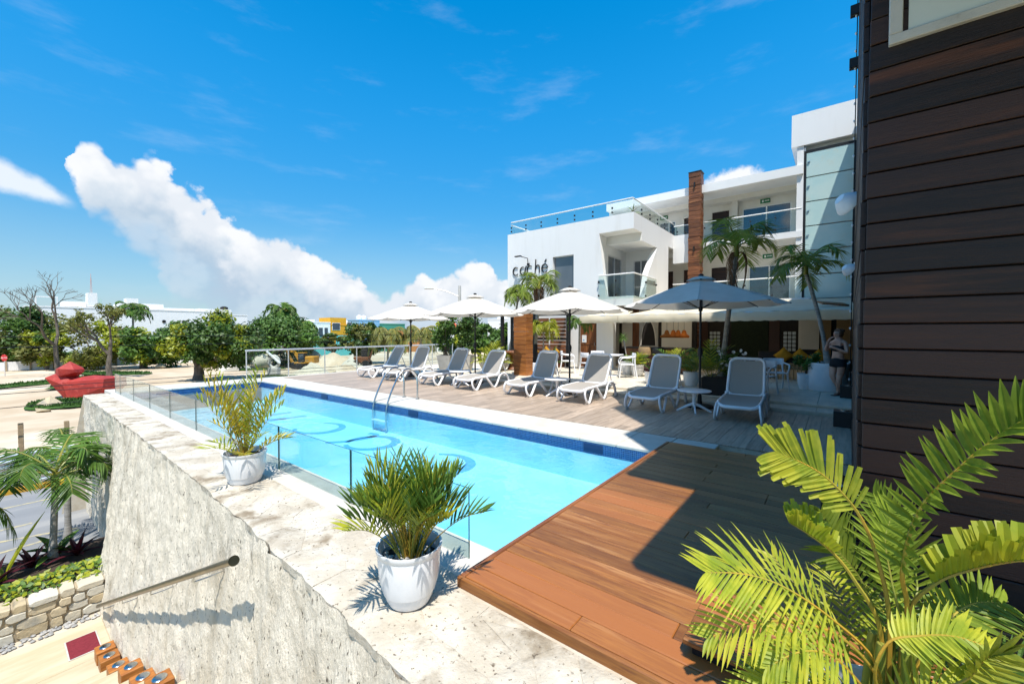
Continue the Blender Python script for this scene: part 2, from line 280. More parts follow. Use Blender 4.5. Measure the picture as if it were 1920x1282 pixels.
# ------------------------------------------------------------------ mesh helpers
class MB:
    def __init__(s): s.v = []; s.f = []; s.m = []
    def add(s, vs, fs, mi=0):
        b = len(s.v); s.v += [tuple(x) for x in vs]; s.f += [tuple(b + i for i in f) for f in fs]; s.m += [mi] * len(fs); return s
    def box(s, x0, x1, y0, y1, z0, z1, mi=0):
        return s.add([(x0, y0, z0), (x1, y0, z0), (x1, y1, z0), (x0, y1, z0), (x0, y0, z1), (x1, y0, z1), (x1, y1, z1), (x0, y1, z1)],
                     [(3, 2, 1, 0), (4, 5, 6, 7), (0, 1, 5, 4), (1, 2, 6, 5), (2, 3, 7, 6), (3, 0, 4, 7)], mi)
    def cbox(s, x0, x1, y0, y1, z0, z1, c=.01, mi=0):
        """box with chamfered edges"""
        c = min(c, (x1 - x0) * .45, (y1 - y0) * .45, (z1 - z0) * .45); V = []; idx = {}
        for ix, (xa, sx) in enumerate(((x0, 1), (x1, -1))):
            for iy, (ya, sy) in enumerate(((y0, 1), (y1, -1))):
                for iz, (za, sz) in enumerate(((z0, 1), (z1, -1))):
                    for a in range(3):
                        p = [xa + sx * c, ya + sy * c, za + sz * c]; p[a] = (xa, ya, za)[a]; idx[ix, iy, iz, a] = len(V); V.append(p)
        F = []; I = lambda x, y, z, a: idx[x, y, z, a]
        for i in (0, 1):
            F.append([I(i, 0, 0, 0), I(i, 1, 0, 0), I(i, 1, 1, 0), I(i, 0, 1, 0)][::(1 if i else -1)])
            F.append([I(0, i, 0, 1), I(0, i, 1, 1), I(1, i, 1, 1), I(1, i, 0, 1)][::(1 if i else -1)])
            F.append([I(0, 0, i, 2), I(1, 0, i, 2), I(1, 1, i, 2), I(0, 1, i, 2)][::(1 if i else -1)])
        for i in (0, 1):
            for j in (0, 1):
                F.append([I(i, j, 0, 0), I(i, j, 1, 0), I(i, j, 1, 1), I(i, j, 0, 1)][::(-1 if i == j else 1)])
                F.append([I(0, i, j, 1), I(1, i, j, 1), I(1, i, j, 2), I(0, i, j, 2)][::(-1 if i == j else 1)])
                F.append([I(i, 0, j, 0), I(i, 1, j, 0), I(i, 1, j, 2), I(i, 0, j, 2)][::(1 if i == j else -1)])
        for x in (0, 1):
            for y in (0, 1):
                for z in (0, 1): F.append([I(x, y, z, 0), I(x, y, z, 1), I(x, y, z, 2)][::(1 if (x + y + z) % 2 else -1)])
        return s.add(V, F, mi)
    def tube(s, pts, r, n=8, mi=0, cap=True, flat=1.0, closed=False, up=None):
        """tube along points; r number or list; flat squeezes the second axis"""
        P = [Vector(p) for p in pts]; k = len(P); rr = r if isinstance(r, (list, tuple)) else [r] * k; V = []; u = None
        for i in range(k):
            t = (P[(i + 1) % k] - P[i - 1]) if closed else (P[min(i + 1, k - 1)] - P[max(i - 1, 0)])
            if t.length < 1e-9: t = Vector((0, 0, 1))
            t.normalize()
            if u is None:
                u = Vector(up) if up else (Vector((0, 0, 1)) if abs(t.z) < .9 else Vector((1, 0, 0)))
            u = (u - t * u.dot(t))
            if u.length < 1e-6: u = t.orthogonal()
            u.normalize(); w = t.cross(u)
            for j in range(n):
                a = 2 * math.pi * j / n; V.append(P[i] + u * (math.cos(a) * rr[i]) + w * (math.sin(a) * rr[i] * flat))
        F = []
        for i in range(k if closed else k - 1):
            for j in range(n):
                a = i * n + j; b = i * n + (j + 1) % n; c = ((i + 1) % k) * n + (j + 1) % n; d = ((i + 1) % k) * n + j; F.append((a, b, c, d))
        if cap and not closed: F.append(tuple(range(n))[::-1]); F.append(tuple((k - 1) * n + j for j in range(n)))
        return s.add(V, F, mi)
    def lathe(s, prof, n=24, c=(0, 0, 0), mi=0, cap=True):
        V = []; F = []
        for (r, z) in prof:
            for j in range(n): a = 2 * math.pi * j / n; V.append((c[0] + r * math.cos(a), c[1] + r * math.sin(a), c[2] + z))
        for i in range(len(prof) - 1):
            for j in range(n): F.append((i * n + j, i * n + (j + 1) % n, (i + 1) * n + (j + 1) % n, (i + 1) * n + j))
        if cap: F.append(tuple(range(n))[::-1]); F.append(tuple((len(prof) - 1) * n + j for j in range(n)))
        return s.add(V, F, mi)
    def prism(s, poly, a0, a1, axis='x', holes=(), mi=0):
        """2D polygon (with holes) extruded along an axis; for x the polygon is (y,z), for y (x,z), for z (x,y)"""
        loops = [list(poly)] + [list(h) for h in holes]; flat = [p for l in loops for p in l]; n = len(flat)
        tri = tessellate_polygon([[Vector((p[0], p[1], 0)) for p in l] for l in loops])
        def P(p, a): return (a, p[0], p[1]) if axis == 'x' else ((p[0], a, p[1]) if axis == 'y' else (p[0], p[1], a))
        V = [P(p, a0) for p in flat] + [P(p, a1) for p in flat]; F = []
        for t in tri: F.append(tuple(t)); F.append(tuple(n + i for i in t)[::-1])
        o = 0
        for l in loops:
            for i in range(len(l)): F.append((o + i, o + (i + 1) % len(l), n + o + (i + 1) % len(l), n + o + i))
            o += len(l)
        return s.add(V, F, mi)
    def quad(s, a, b, c, d, mi=0): return s.add([a, b, c, d], [(0, 1, 2, 3)], mi)
    def xf(s, mat):
        s.v = [tuple(mat @ Vector(p)) for p in s.v]; return s
    def mesh(s, name, mats, smooth=None, fix=True):
        me = bpy.data.meshes.new(name); me.from_pydata(s.v, [], s.f)
        for m in (mats if isinstance(mats, (list, tuple)) else [mats]): me.materials.append(m)
        if any(s.m): me.polygons.foreach_set('material_index', s.m)
        if fix:
            import bmesh
            bm = bmesh.new(); bm.from_mesh(me); bmesh.ops.recalc_face_normals(bm, faces=bm.faces); bm.to_mesh(me); bm.free()
        if smooth is not None:
            me.polygons.foreach_set('use_smooth', [True] * len(me.polygons)); me.set_sharp_from_angle(angle=R(smooth))
        me.update(); return me
def link(name, data, parent=None, loc=None):
    o = bpy.data.objects.new(name, data); C.objects.link(o)
    if parent is not None: o.parent = parent
    if loc is not None: o.location = loc
    return o
def thing(name, label, cat, loc=(0, 0, 0), rz=0, group=None):
    o = link(name, None); o.empty_display_size = .2; o.location = loc; o.rotation_euler.z = rz; o['label'] = label; o['category'] = cat
    if group: o['group'] = group
    return o
def tag(o, label, cat, group=None):
    o['label'] = label; o['category'] = cat
    if group: o['group'] = group
    return o
def part(name, mb, mats, parent, smooth=None, label=None, kind=None, fix=True):
    """a mesh under its thing, drawn in the thing's own space"""
    o = link(name, mb if isinstance(mb, bpy.types.Mesh) else mb.mesh(name, mats, smooth, fix), parent)
    if label: o['label'] = label
    if kind: o['kind'] = kind
    return o
def wpart(name, mb, mats, parent, smooth=None, label=None, kind=None):
    """a mesh given in world coordinates under an unrotated thing"""
    t = parent.location; mb.v = [(p[0] - t.x, p[1] - t.y, p[2] - t.z) for p in mb.v]
    return part(name, mb, mats, parent, smooth, label, kind)
def struct(name, mb, mats, parent=None, smooth=None, fix=True):
    o = link(name, mb if isinstance(mb, bpy.types.Mesh) else mb.mesh(name, mats, smooth, fix), parent)
    if parent is None: o['kind'] = 'structure'
    return o
def stuff(name, mb, mats, label, parent=None, smooth=None, fix=True):
    o = link(name, mb.mesh(name, mats, smooth, fix), parent); o['kind'] = 'stuff'
    if parent is None: o['label'] = label
    return o
def dup(root, loc, rz=0, label=None, scale=None):
    kids = {}
    for o in root.children_recursive: kids.setdefault(o.parent, []).append(o)
    def cp(o, par):
        c = o.copy(); C.objects.link(c)
        if par is not None: c.parent = par
        for ch in kids.get(o, []): cp(ch, c)
        return c
    r = cp(root, None); r.location = loc; r.rotation_euler.z = rz
    if scale: r.scale = (scale,) * 3
    if label: r['label'] = label
    return r
def arc(cx, cy, r, a0, a1, n): return [(cx + r * math.cos(R(a0 + (a1 - a0) * i / n)), cy + r * math.sin(R(a0 + (a1 - a0) * i / n))) for i in range(n + 1)]
def smooth_path(pts, n=6):
    P = [Vector(p) for p in pts]; out = []
    for i in range(len(P) - 1):
        p0 = P[max(i - 1, 0)]; p1 = P[i]; p2 = P[i + 1]; p3 = P[min(i + 2, len(P) - 1)]
        for k in range(n):
            t = k / n; out.append(.5 * ((2 * p1) + (p2 - p0) * t + (2 * p0 - 5 * p1 + 4 * p2 - p3) * t * t + (3 * p1 - p0 - 3 * p2 + p3) * t ** 3))
    return out + [P[-1]]

# ------------------------------------------------------------------ leaves
def leaflet(mb, base, d, n, L, w, droop=.15, mi=0, seg=3, fold=.25, blunt=0):
    """one folded strap leaf from base along d, face normal n, bending down"""
    d = Vector(d).normalized(); n = Vector(n); s = d.cross(n)
    if s.length < 1e-5: s = d.orthogonal()
    s.normalize(); n = s.cross(d); V = []; F = []; p = Vector(base); dd = d.copy()
    for i in range(seg + 1):
        t = i / seg; wt = w * (max(.08, math.sin(math.pi * min(1, .18 + t * (.82 if not blunt else .5)))) if i < seg or blunt else .04)
        V += [p - s * wt * .5 + n * wt * fold, p.copy(), p + s * wt * .5 + n * wt * fold]
        dd = (dd + Vector((0, 0, -droop / seg))).normalized(); p = p + dd * (L / seg)
    for i in range(seg):
        a = i * 3; F += [(a, a + 1, a + 4, a + 3), (a + 1, a + 2, a + 5, a + 4)]
    mb.add(V, F, mi)
def frond(mb, pts, L, w, n=26, U=(0, 0, 1), open_=70, fwd=.75, r0=.012, start=.18, droop=.25, mi_l=0, mi_s=1, jit=.12, seg=3, prof=None, rg=None, blunt=0, skip=0):
    """feather palm leaf: stalk along pts, two rows of leaflets; rows lie at ±open_ degrees from U"""
    g = rg or rnd; P = smooth_path(pts, 5); k = len(P); U = Vector(U)
    mb.tube(P, [r0 * (1 - .8 * i / (k - 1)) for i in range(k)], 5, mi_s, cap=False)
    for i in range(n):
        t = start + (1 - start) * i / (n - 1); f = t * (k - 1); a = min(int(f), k - 2); q = P[a].lerp(P[a + 1], f - a); T = (P[a + 1] - P[a]).normalized()
        u = U - T * U.dot(T)
        u = u.normalized() if u.length > 1e-4 else T.orthogonal(); W = T.cross(u); s = (t - start) / (1 - start)
        ll = L * (prof(s) if prof else (.55 + .75 * math.sin(math.pi * (.12 + .78 * s))) / 1.3)
        for sg in (-1, 1):
            if skip and g.random() < skip: continue
            o = R(open_ + g.uniform(-10, 10)); rowd = u * math.cos(o) + W * (sg * math.sin(o)); fw = fwd * (.7 + .9 * s) + g.uniform(-jit, jit)
            d = rowd + T * fw; nn = (u * math.sin(o) - W * (sg * math.cos(o)))
            leaflet(mb, q, d, nn, ll * g.uniform(.85, 1.1), w * g.uniform(.8, 1.1), droop * g.uniform(.5, 1.5), mi_l, seg, blunt=blunt)
    return mb
def arch_pts(L, rise, fall, n=6):
    """stalk in the x-z plane that climbs and then droops"""
    return [(L * (1 - (1 - t) ** 1.25 * 1) * (1 - .12 * t * t), 0, rise * t * 1.9 * (1 - .5 * t) - fall * t ** 2.4) for t in [i / (n - 1) for i in range(n)]]
def palm(name, label, cat, loc, top, trunk_r, L, w, nf=14, group=None, mats=None, dead=0, seed=1, leafL=.55, nl=24, bend=.3, seg=3, elev=(-.25, 1.0), wrap=False, dl=.35, sub_leaf=True, straight=.0):
    """tree palm: ringed trunk from loc to top, every frond a part"""
    g = random.Random(seed); t = thing(name, label, cat, loc, 0, group); top = Vector(top) - Vector(loc)
    mats = mats or [leaf, stalk_g]; b = MB(); pts = []
    for i in range(13):
        f = i / 12; q = top * f; k = math.sin(math.pi * f) * bend; q = q + Vector((-top.y, top.x, 0)) * k * .3 + Vector((top.x, top.y, 0)) * (-k * .5); pts.append(q)
    rr = [trunk_r * (1.35 - .55 * min(1, i / 3) * 1 - .12 * i / 12) * (1.0 + .035 * (i % 2)) for i in range(13)]
    b.tube(pts, rr, 12); part('trunk', b, bark_palm, t, 60)
    if wrap: w_ = MB(); w_.tube([pts[0], pts[1], pts[2], pts[3]], [r * 1.12 for r in rr[:4]], 12); part('trunk_wrap', w_, black, t, 60)
    cs = MB(); cs.tube([top - Vector((0, 0, .05)), top + Vector((0, 0, L * .17)), top + Vector((0, 0, L * .30))], [trunk_r * .9, trunk_r * .75, trunk_r * .25], 10); part('crownshaft', cs, stalk_g, t, 60)
    for i in range(nf):
        a = i * 2.399963 + g.uniform(-.2, .2); e = elev[0] + (elev[1] - elev[0]) * ((i + .5) / nf); m = MB()
        ln = L * g.uniform(.85, 1.1); fall = ln * (.62 - .35 * e) * (1 - straight); rise = ln * (.22 + .48 * max(e, -.2))
        P = [Matrix.Rotation(a, 3, 'Z') @ Vector(p) for p in arch_pts(ln * (.95 - .25 * max(e, 0)), rise, fall)]
        frond(m, P, leafL, w, nl, (0, 0, 1), 96, .62, trunk_r * .3, .16, dl + .35, 0, 1, rg=g, seg=seg)
        f = part('frond', m, mats, t, fix=False); f.location = top + Vector((0, 0, L * .16 + L * .10 * e))
    for i in range(dead):
        a = g.uniform(0, 6.28) if dead < 3 else (i * 2.2 + .4); m = MB(); ln = L * .8
        P = [Matrix.Rotation(a, 3, 'Z') @ Vector(p) for p in [(0, 0, 0), (.16 * ln, 0, .02), (.26 * ln, 0, -.18 * ln), (.25 * ln, 0, -.6 * ln), (.2 * ln, 0, -ln * .9)]]
        frond(m, P, leafL * .7, w * .8, nl, (math.cos(a), math.sin(a), 0), 110, 1.2, trunk_r * .25, .2, .9, 0, 0, rg=g, seg=2)
        f = part('dry_frond', m, leaf_dry, t, fix=False); f.location = top + Vector((0, 0, .02))
    return t
def leaf_cloud(mb, c, r, n, size, g, up=.5, mi=0, flat=1.):
    for _ in range(n):
        while True:
            q = Vector((g.uniform(-1, 1), g.uniform(-1, 1), g.uniform(-1, 1)))
            if .1 < q.length <= 1: break
        q = q * (.55 + .45 * g.random()); p = Vector(c) + Vector((q.x * r[0], q.y * r[1], q.z * r[2]))
        nrm = (q.normalized() * .7 + Vector((g.gauss(0, .6), g.gauss(0, .6), g.gauss(0, .6) + up))).normalized(); a = nrm.orthogonal().normalized(); a = Matrix.Rotation(g.uniform(0, 6.28), 3, nrm) @ a; b = nrm.cross(a); z = size * g.uniform(.6, 1.3)
        mb.add([p - a * z, p + b * z * .5 * flat, p + a * z, p - b * z * .5 * flat], [(0, 1, 2, 3)], mi)
def tree(name, label, loc, h, trunk_r, crown, nc=22, leaves=160, size=.22, mats=None, seed=1, group=None, lean=(0, 0), bark_m=None, clump=.34, fork=.4, limbs=8, cat='tree', low=-1., bare=0):
    """trunk, limbs and a crown of leaf clumps; crown = (cx,cy,cz, rx,ry,rz) relative to the foot"""
    g = random.Random(seed); t = thing(name, label, cat, loc, 0, group); cx, cy, cz, rx, ry, rz = crown; b = MB(); kf = Vector((lean[0], lean[1], h * fork))
    b.tube(smooth_path([(0, 0, -.1), (lean[0] * .2 + g.uniform(-.1, .1), lean[1] * .3, h * fork * .5), kf], 4), [trunk_r * (1.25 - .06 * i) for i in range(9)], 9)
    cents = []
    for i in range(nc):
        while True:
            q = Vector((g.uniform(-1, 1), g.uniform(-1, 1), g.uniform(low, 1)))
            if q.length <= 1: break
        if q.length > .01: q = q.normalized() * (q.length ** .55)
        cents.append(Vector((cx + q.x * rx * .8, cy + q.y * ry * .8, cz + q.z * rz * .8)))
    for c in cents[:limbs + bare]:
        mid = kf.lerp(c, .5) + Vector((g.uniform(-.12, .12) * rx, g.uniform(-.12, .12) * ry, -.08 * rz)); P = smooth_path([kf - Vector((0, 0, .1 * h * fork)), mid, c], 4)
        b.tube(P, [trunk_r * (.55 - .055 * i) for i in range(len(P))], 6)
    part('trunk', b, bark_m or bark, t, 60)
    m = MB(); mats = mats or [leaf, leaf_d, leaf_y]
    for c in cents:
        k = clump * g.uniform(.7, 1.25); mi = g.choices(range(len(mats)), [5, 3, 2][:len(mats)])[0]
        leaf_cloud(m, c, (rx * k, ry * k, rz * k), leaves, size, g, .5, mi)
    part('crown', m, mats, t, fix=False)
    return t
def bare_tree(name, label, loc, h, r, seed, spread=.5, depth=5, lean=(0, 0), leafy=None):
    g = random.Random(seed); t = thing(name, label, 'tree', loc); b = MB(); lf = MB()
    def grow(p, d, L, rad, k):
        q = p + d * L * .5 + Vector((g.gauss(0, .05), g.gauss(0, .05), 0)) * L; e = p + d * L; b.tube([p, q, e], [rad, rad * .85, rad * .7], 6 if k > 2 else 4, cap=False)
        if leafy and k <= 2: leaf_cloud(lf, e, (L * .8,) * 3, leafy[0], leafy[1], g, .4)
        if k == 0: return
        for i in range(2 if g.random() < .6 else 3):
            nd = (d + Vector((g.gauss(0, spread), g.gauss(0, spread), g.gauss(.05, spread * .6)))).normalized(); grow(e, nd, L * g.uniform(.62, .82), rad * .62, k - 1)
    d0 = Vector((lean[0], lean[1], 1)).normalized(); grow(Vector((0, 0, -.1)), d0, h * .36, r, depth)
    part('trunk', b, bark, t, 60)
    if leafy: part('crown', lf, leafy[2], t, fix=False)
    return t

# ================================================================== the setting: ground, street, lot
LOW = -3.0
g_ = MB().quad((-900, -300, LOW - .5), (1200, -300, LOW - .5), (1200, 1500, LOW - .5), (-900, 1500, LOW - .5)); struct('ground', g_, earth)
lot = MB(); NX, NY = 90, 60
for j in range(NY + 1):
    for i in range(NX + 1):
        x = -60 + 160 * i / NX; y = 18.7 + 71.2 * j / NY
        z = LOW - .03 + (.22 * noise.noise((x * .16, y * .16, 3)) + .10 * noise.noise((x * .6, y * .6, 1))) * min(1, (y - 18.9) / 12)
        lot.v.append((x, y, z))
for j in range(NY):
    for i in range(NX): a = j * (NX + 1) + i; lot.f.append((a, a + 1, a + NX + 2, a + NX + 1)); lot.m.append(0)
struct('sand_lot', lot, sand, smooth=180)
st = MB().add([(-60, 11.9, LOW), (1.95, 11.9, LOW), (1.95, 16.2, LOW), (90, 16.2, LOW), (90, 18.5, LOW), (-60, 18.5, LOW)], [(0, 1, 2, 5), (2, 3, 4, 5)]); struct('street', st, asphalt)
kb = MB().cbox(-60, 90, 18.5, 18.72, LOW - .05, LOW + .14, .02); kerb = struct('kerb', kb, yellow_p)
ln = MB()
for (x0, y0, x1, y1) in ((-3., 13.4, 1.2, 13.9), (-.2, 14.6, 1.25, 14.1), (-4, 15.2, .6, 15.35), (-.3, 14.6, -3.5, 13.75), (-4, 17.1, 1.25, 17.2)):
    d = Vector((x1 - x0, y1 - y0, 0)).normalized(); nn = Vector((-d.y, d.x, 0)) * .05
    ln.quad((x0 + nn.x, y0 + nn.y, LOW + .004), (x1 + nn.x, y1 + nn.y, LOW + .004), (x1 - nn.x, y1 - nn.y, LOW + .004), (x0 - nn.x, y0 - nn.y, LOW + .004))
struct('road_marking', ln, yellow_f)
# pavement at the foot of the stairs
pv = MB().quad((-9, 7.4, LOW - .012), (1.5, 7.4, LOW - .012), (1.5, 11.95, LOW - .012), (-9, 11.95, LOW - .012)); pave = struct('pavement', pv, mortar)
slab_me = MB().cbox(-.595, .595, -.545, .545, -.06, 0, .008).mesh('paving_slab', pale_stone)
for i in range(7):
    o = link('paving_slab', slab_me, pave); o.location = (.9 - i * 1.2 - .42, 8.82, LOW + .004); o = link('paving_slab', slab_me, pave); o.location = (.9 - i * 1.2 - .12, 7.72, LOW + .003)

# ------------------------------------------------------------------ the stone retaining wall
def x_top(y): return 1.17 + .37 * (1 - math.exp(-max(0, y - 1.2) / 4.2)) + .018 * noise.noise((0, y * 1.4, 5)) + .024 * noise.noise((3, y * 5, 5))
def batter(y): return .135 * (1 - min(1, max(0, (y - 10.2) / 1.2)))
wall = thing('stone_wall', 'thick rough limestone retaining wall carrying the two potted plants beside the pool', 'stone wall', (1.6, 8, LOW))
wb = MB(); NYW, NZW = 520, 100; Y0, Y1 = -2.0, 15.5
for j in range(NZW + 1):
    for i in range(NYW + 1):
        y = Y0 + (Y1 - Y0) * i / NYW; z = LOW - .1 + (2.955 - LOW - 2.955 + .1 - .015) * j / NZW if False else (LOW - .1) + (-.012 - (LOW - .1)) * j / NZW
        r = .034 * noise.noise((y * 2.2, z * 1.2, 9)) + .022 * noise.noise((y * 7, z * 4.5, 2)) + .013 * noise.noise((y * 19, z * 13, 4))
        r -= .03 * max(0, noise.noise((y * 5, z * 1.6, 13)) - .32) * 2.5
        wb.v.append((x_top(y) + batter(y) * z - r + .004, y, z))
for j in range(NZW):
    for i in range(NYW): a = j * (NYW + 1) + i; wb.f.append((a, a + 1, a + NYW + 2, a + NYW + 1)); wb.m.append(0)
wpart('face', wb, stone_face, wall, 180)
core = MB(); n = 120
for i in range(n):
    ya = Y0 + (Y1 - Y0) * i / n; yb = Y0 + (Y1 - Y0) * (i + 1) / n
    core.quad((x_top(ya) + .03, ya, -.009), (x_top(yb) + .03, yb, -.009), (2.0, yb, -.009), (2.0, ya, -.009))
core.quad((1.1, Y1, LOW), (2.06, Y1, LOW), (2.06, Y1, -.02), (x_top(Y1), Y1, -.02))
wpart('mortar_bed', core, mortar, wall)
# irregular cap stones: Voronoi cells clipped to the strip
sg = random.Random(11); sites = []
y = Y0
while y < Y1:
    xa = x_top(y)
    k = 2 if sg.random() < .55 else 3
    for c_ in range(k): sites.append((xa + (1.95 - xa) * (c_ + .5 + sg.uniform(-.3, .3)) / k, y + sg.uniform(-.2, .2)))
    y += .33 + sg.uniform(-.05, .1)
def clip(poly, px, py, nx, ny):
    out = []
    for i in range(len(poly)):
        a = poly[i]; b = poly[(i + 1) % len(poly)]; da = (a[0] - px) * nx + (a[1] - py) * ny; db = (b[0] - px) * nx + (b[1] - py) * ny
        if da <= 0: out.append(a)
        if (da < 0) != (db < 0): t = da / (da - db); out.append((a[0] + (b[0] - a[0]) * t, a[1] + (b[1] - a[1]) * t))
    return out
for (sx, sy) in sites:
    ys = max(Y0, sy - .6); ye = min(Y1, sy + .6); xi = 1.955 + .02 * noise.noise((sy * 2, 1, 1)) if sy > 1.93 else 1.845; poly = [(x_top(sy) - .12, ys), (xi, ys), (xi, ye), (x_top(sy) - .12, ye)]
    for (ox, oy) in sites:
        if (ox, oy) != (sx, sy) and abs(oy - sy) < 1.3:
            dx, dy = ox - sx, oy - sy; l = math.hypot(dx, dy); poly = clip(poly, (ox + sx) / 2 - dx / l * .0008, (oy + sy) / 2 - dy / l * .0008, dx / l, dy / l)
            if not poly: break
    if not poly or len(poly) < 3: continue
    q = []                                     # rough the outline a little
    for i in range(len(poly)):
        a = Vector(poly[i]); b = Vector(poly[(i + 1) % len(poly)]); m = max(1, int((b - a).length / .09))
        for k in range(m):
            p = a.lerp(b, k / m)
            if k: p = p + Vector((noise.noise((p.x * 9, p.y * 9, 1)), noise.noise((p.x * 9, p.y * 9, 7)))) * .012
            p.x = max(p.x, x_top(p.y) + .014 * noise.noise((p.y * 11, 3, 3)) + .001); q.append(p)
    cen = sum(q, Vector((0, 0))) / len(q); h = sg.uniform(-.001, .002); rg_ = 1 - .026 / max(.08, min((p - cen).length for p in q))
    m = MB(); nq = len(q); tl = Vector((sg.uniform(-.008, .008), sg.uniform(-.008, .008)))
    hz = lambda p: h + (p - cen).dot(tl) + .004 * noise.noise((p.x * 6, p.y * 6, 4))
    m.v = [(p.x, p.y, -.06) for p in q] + [(p.x, p.y, hz(p) - .006) for p in q] + [(*(cen + (p - cen) * max(.7, rg_)), hz(p)) for p in q] + [(cen.x, cen.y, h + .003)]
    for i in range(nq):
        k = (i + 1) % nq; m.f += [(i, k, nq + k, nq + i), (nq + i, nq + k, 2 * nq + k, 2 * nq + i), (2 * nq + i, 2 * nq + k, 3 * nq)]
    m.m = [0] * len(m.f); wpart('stone', m, stone, wall, 50)
# handrail on the outer face
hr = thing('handrail', 'bronze tube handrail sloping down the outer face of the stone wall', 'handrail', (1.1, 6.5, LOW))
ra, rb = Vector((1.09, 3.46, -.03)), Vector((1.02, 9.2, -2.72))
t_ = MB().tube([ra, ra.lerp(rb, .5), rb], .028, 14); wpart('rail_tube', t_, brass, hr, 40)
wpart('end_disc', MB().tube([ra - (rb - ra).normalized() * .012, ra], .037, 16), brass, hr, 40)
for f in (.16, .42, .68, .92):
    p = ra.lerp(rb, f); w = Vector((x_top(p.y) + batter(p.y) * (p.z - .07) + .03, p.y, p.z - .07))
    wpart('bracket', MB().tube([p - Vector((0, 0, .02)), p - Vector((0, 0, .07)), (p + w) / 2 - Vector((0, 0, .04)), w], .007, 6), steel, hr, 60)
# stairs
stair = MB(); sz = []
for i in range(17):
    y1 = 7.55 - i * .42; z1 = LOW + .1725 * (i + 1); sz.append((y1, z1))
    stair.box(-1.9, 1.5, y1 - .42 - (.0 if i < 16 else 6), y1, LOW - .1 if i == 0 else z1 - .1725, z1)
stairs = struct('stairs', stair, pale_stone)
blk = thing('step_light_block', 'orange wood block with a round steel lamp, lowest on the stairs by the mat', 'step light', group='wooden step lights along the stairs')
part('block', MB().cbox(-.10, .10, -.10, .10, 0, .17, .006), orange_wood, blk)
part('lamp_disc', MB().lathe([(.062, 0), (.062, .010), (.052, .018), (.03, .020), (.0, .020)], 20, (0, 0, .17)), steel, blk, 40)
for i, (lab) in enumerate(('orange wood block with a round steel lamp, lowest on the stairs by the mat', 'orange wood step light second from the foot of the stairs', 'orange wood step light third from the foot of the stairs', 'orange wood step light fourth from the foot of the stairs', 'orange wood step light fifth from the foot of the stairs', 'orange wood step light highest of those seen on the stairs')):
    y1, z1 = ((8.12, LOW + .005), (7.86, LOW + .005), (7.26, sz[0][1]), (6.53, sz[2][1]), (5.95, sz[3][1]), (5.25, sz[5][1]))[i]; o = blk if i == 0 else dup(blk, (0, 0, 0), 0, lab); o.location = (.96 + .008 * i, y1, z1)
mt = thing('door_mat', 'dark red mat with grey rim on the pale landing below the stairs', 'mat', (.8, 8.72, LOW + .006))
part('pile', MB().cbox(-.155, .155, -.26, .26, 0, .014, .004), mat_red, mt); part('rim', MB().cbox(-.172, .172, -.277, .277, 0, .008, .002), grey_pot, mt)
# planter wall of rubble with planting
pw = thing('planter_wall', 'low rubble stone planter wall with tan stones at the foot of the stairs', 'planter wall', (-1.5, 9.7, LOW))
wpart('mortar_bed', MB().box(-5, 1.12, 9.63, 9.9, LOW - .05, LOW + .50), M('tan_mortar', (.37, .30, .20), .95, c2=(.28, .225, .15), scale=9, bump=.4), pw)
sgr = random.Random(5); x = 1.13
rows = ((0, .15), (.15, .29), (.29, .42), (.42, .53))
for ri, (za, zb) in enumerate(rows):
    x = 1.15 + (.1 if ri == 1 else 0)
    while x > -4.9:
        w = sgr.uniform(.14, .34); m = MB(); zt = zb + sgr.uniform(-.02, .02); zl = za + sgr.uniform(-.01, .02)
        cx_, cz_ = x - w / 2, (zl + zt) / 2; pr = []
        for k in range(9):
            a = 2 * math.pi * k / 9 + sgr.uniform(-.1, .1); pr.append((cx_ + (w / 2 - .004) * max(-1, min(1, 1.25 * math.cos(a))), cz_ + (zt - zl - .006) / 2 * max(-1, min(1, 1.3 * math.sin(a)))))
        d = 9.615 - sgr.uniform(0, .03); nn = 9
        m.v = [(p[0], 9.72 if ri < 3 else 9.94, LOW + p[1]) for p in pr] + [(p[0], 9.63, LOW + p[1]) for p in pr] + [(cx_ + (p[0] - cx_) * .93, d, LOW + cz_ + (p[1] - cz_) * .88) for p in pr]
        for k in range(nn):
            b = (k + 1) % nn; m.f += [(k, b, nn + b, nn + k), (nn + k, nn + b, 2 * nn + b, 2 * nn + k)]
        m.f += [tuple(range(2 * nn, 3 * nn)), tuple(range(nn))[::-1]]; m.m = [0] * len(m.f); wpart('stone', m, rubble_stone, pw, 40); x -= w + .012
bed = MB().quad((-5, 9.85, LOW + .44), (1.45, 9.85, LOW + .44), (1.45, 11.9, LOW + .40), (-5, 11.9, LOW + .40)).quad((-5, 11.9, LOW + .40), (1.45, 11.9, LOW + .40), (1.45, 11.9, LOW - .05), (-5, 11.9, LOW - .05)); struct('planting_bed', bed, soil)
pb = MB(); gp = random.Random(3)
for i in range(420):
    x, y = gp.uniform(-4.5, 1.05), gp.uniform(9.42, 9.6); s = gp.uniform(.018, .04); pb.lathe([(s * .6, -.01), (s, .006), (s * .6, .018), (0, .022)], 6, (x, y, LOW + .003), gp.choice((0, 0, 1)), cap=False)
stuff('pebbles', pb, [pebble_m, asphalt], 'grey pebble strip along the foot of the planter wall', smooth=60)
gc = MB(); gg = random.Random(21)
